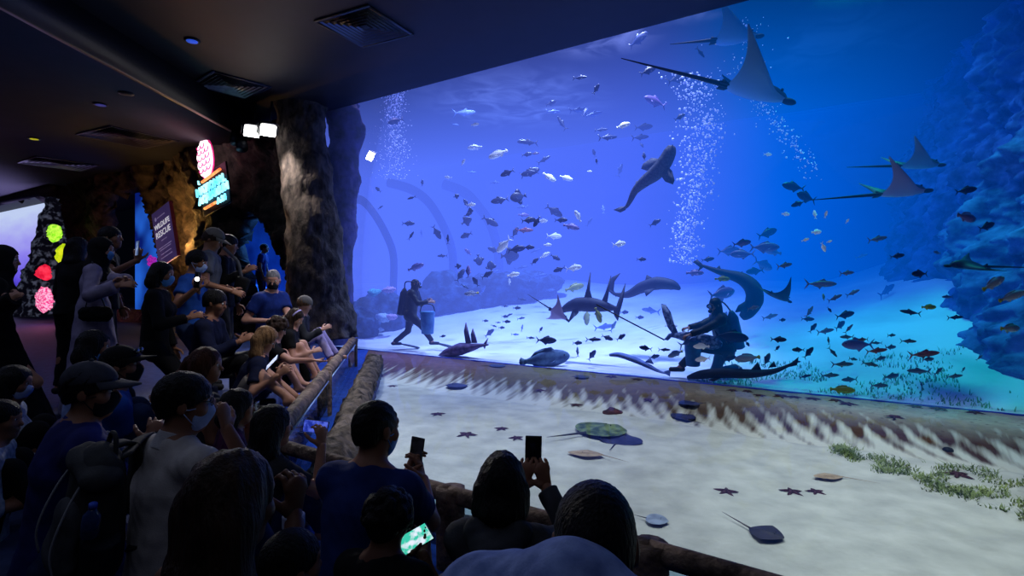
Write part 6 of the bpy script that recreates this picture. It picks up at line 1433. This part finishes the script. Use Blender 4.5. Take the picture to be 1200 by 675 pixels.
# ------------------------------------------------------------------ divers
neo = M('neoprene', (6, 8, 14), (12, 14, 22), sc=20, rough=.6); rub = M('fin_rubber', (10, 16, 34), (16, 24, 44), rough=.5)
def swim_fin(d, s):
    a, t = d['an'][s], d['toe'][s]; dr = (t-a); dr.z *= .6; dr.normalize(); sd_ = dr.cross(UPV).normalized(); b = t-dr*.05
    obj('swim_fin', *plate([b-sd_*.05, b+sd_*.05, b+dr*.25+sd_*.085-UPV*.01, b+dr*.46+sd_*.11-UPV*.03, b+dr*.5-UPV*.03, b+dr*.46-sd_*.11-UPV*.03, b+dr*.25-sd_*.085-UPV*.01], .018), rub, d['o'], smooth=False)
def dive_kit(d, tank):
    N_, ld, tf, r_, q = d['N'], d['ld'], d['tf'], d['r'], d['q']
    c = N_-tf*.21; obj('air_tank', *tube([c-ld*.58, c-ld*.56, c-ld*.08, c-ld*.0, c+ld*.04], [.05, .085, .085, .05, .025], seg=18), tank, d['o'])
    C = SDF(); C.cap(N_-ld*.12-tf*.09, N_-ld*.42-tf*.09, .15, .13, fl=.4, fwd=tf, k=.03); v, fc = C.mesh(.016); obj('buoyancy_vest', folds(v, fc, .006, 20, 5), fc, neo, d['o'])
    obj('air_hose', *tube(smooth_path([c+ld*.02, N_-tf*.16+r_*.2+ld*.18, N_+r_*.17+tf*.02+ld*.2, q(.10, .03, -.06)], 7), .013, seg=7), neo, d['o'])
    obj('regulator', *ball(q(.115, 0, -.06), (.035, .035, .03), seg=10, rings=6), m_metal, d['o'])
    fr = [q(.095+.012*math.cos(a*2), .062*math.cos(a), .012+.036*math.sin(a)) for a in [k*.5236 for k in range(13)]]
    mk = obj('diving_mask', *tube(fr, .011, seg=6), rub, d['o']); obj('mask_glass', *plate(fr[:-1], .004), M('mask_glass', (90, 130, 170), (120, 160, 200), rough=.1), mk, smooth=False)
def PQ(px, py, n): p = PN(px, py, n); return tuple([px, py, p.y])
D2 = dn(838, 8.95)
d2 = person('diver in black wetsuit kneeling on the sand, reaching left with a feeding pole', (838, 358), D2, 1.0, B=1.15, face=(-.8, -.25, -.25), body=(-.85, .1), lean=.22, skin='light', hair=('hood', neo), top=(neo, 'suit', 1.97), bottom=(neo, None, 'long'), wr=(774, 395, D2-.2), wl=(800, 396, D2-.25), kl=(812, 400, D2-.1), al=(797, 430, D2-.05), kr=(838, 440, D2), ar=(864, 430, D2+.1), floor=0, name='diver', shoe=neo, epr=(0, -.2, -1), curl=(.8, .8), hn=((0, 0, -1), (0, 0, -1)))
d2['o']['category'] = 'diver'; dive_kit(d2, M('tank_teal', (10, 70, 110), (16, 90, 130), rough=.4)); swim_fin(d2, 1)
ft = PN(858, 424, 8.9)
pa, pb = P(774, 396, D2-.22), P(699, 357, D2-.05)
tag(obj('feeding_pole', *tube([pa+(pa-pb)*.06, pb], .011, seg=8), m_metal, origin=pa), 'long thin feeding pole held by the kneeling diver, reaching to the sharks', 'pole')
bkc = PN(812, 414, 8.62); bk = empty('feed_bucket', bkc, 'teal feed bucket hanging in front of the kneeling diver', 'bucket')
obj('bucket', *tube([bkc+V(0, 0, z) for z in (-.2, -.19, .18, .2)], [.09, .105, .13, .135], seg=20), M('bucket_teal', (20, 90, 140), (30, 110, 160), rough=.5), bk)
obj('handle', *tube(smooth_path([bkc+V(-.13, 0, .18), bkc+V(-.08, -.02, .29), bkc+V(.08, -.02, .29), bkc+V(.13, 0, .18)], 6), .008, seg=6), m_metal, bk)
D1 = dn(487, 9.0)
d1 = person('diver in black wetsuit striding right along the tank floor at the left', (487, 333), D1, .95, (.95, -.15, -.05), (.95, -.05), pose='stand', lean=.16, B=1.25, skin='light', hair=('hood', neo), top=(neo, 'suit', 1.9), bottom=(neo, None, 'long'), wr=(503, 354, D1-.25), wl=(502, 352, D1+.1), al=(462, 401, D1+.1), ar=(507, 401, D1-.1), floor=0, name='diver', shoe=neo)
d1['o']['category'] = 'diver'; dive_kit(d1, M('tank_dark', (16, 20, 40), (22, 28, 52), rough=.4)); swim_fin(d1, -1); swim_fin(d1, 1)
bg = PN(501, 377, 8.75); bk = empty('feed_bucket', bg, 'pale blue feed bucket carried by the striding diver', 'bucket')
obj('bucket', *tube([bg+V(0, 0, z) for z in (-.26, -.25, .2, .22)], [.11, .13, .16, .165], seg=20), M('bucket_pale', (70, 120, 180), (90, 150, 200), rough=.5), bk)
obj('handle', *tube(smooth_path([bg+V(-.16, 0, .2), bg+V(-.1, -.02, .36), bg+V(.1, -.02, .36), bg+V(.16, 0, .2)], 6), .01, seg=6), m_metal, bk)
if __name__ == '__main__':
    for _o in list(bpy.data.objects):
        if 'label' in _o and len(_o['label'].split()) > 16: print('LONG', len(_o['label'].split()), _o['label'])
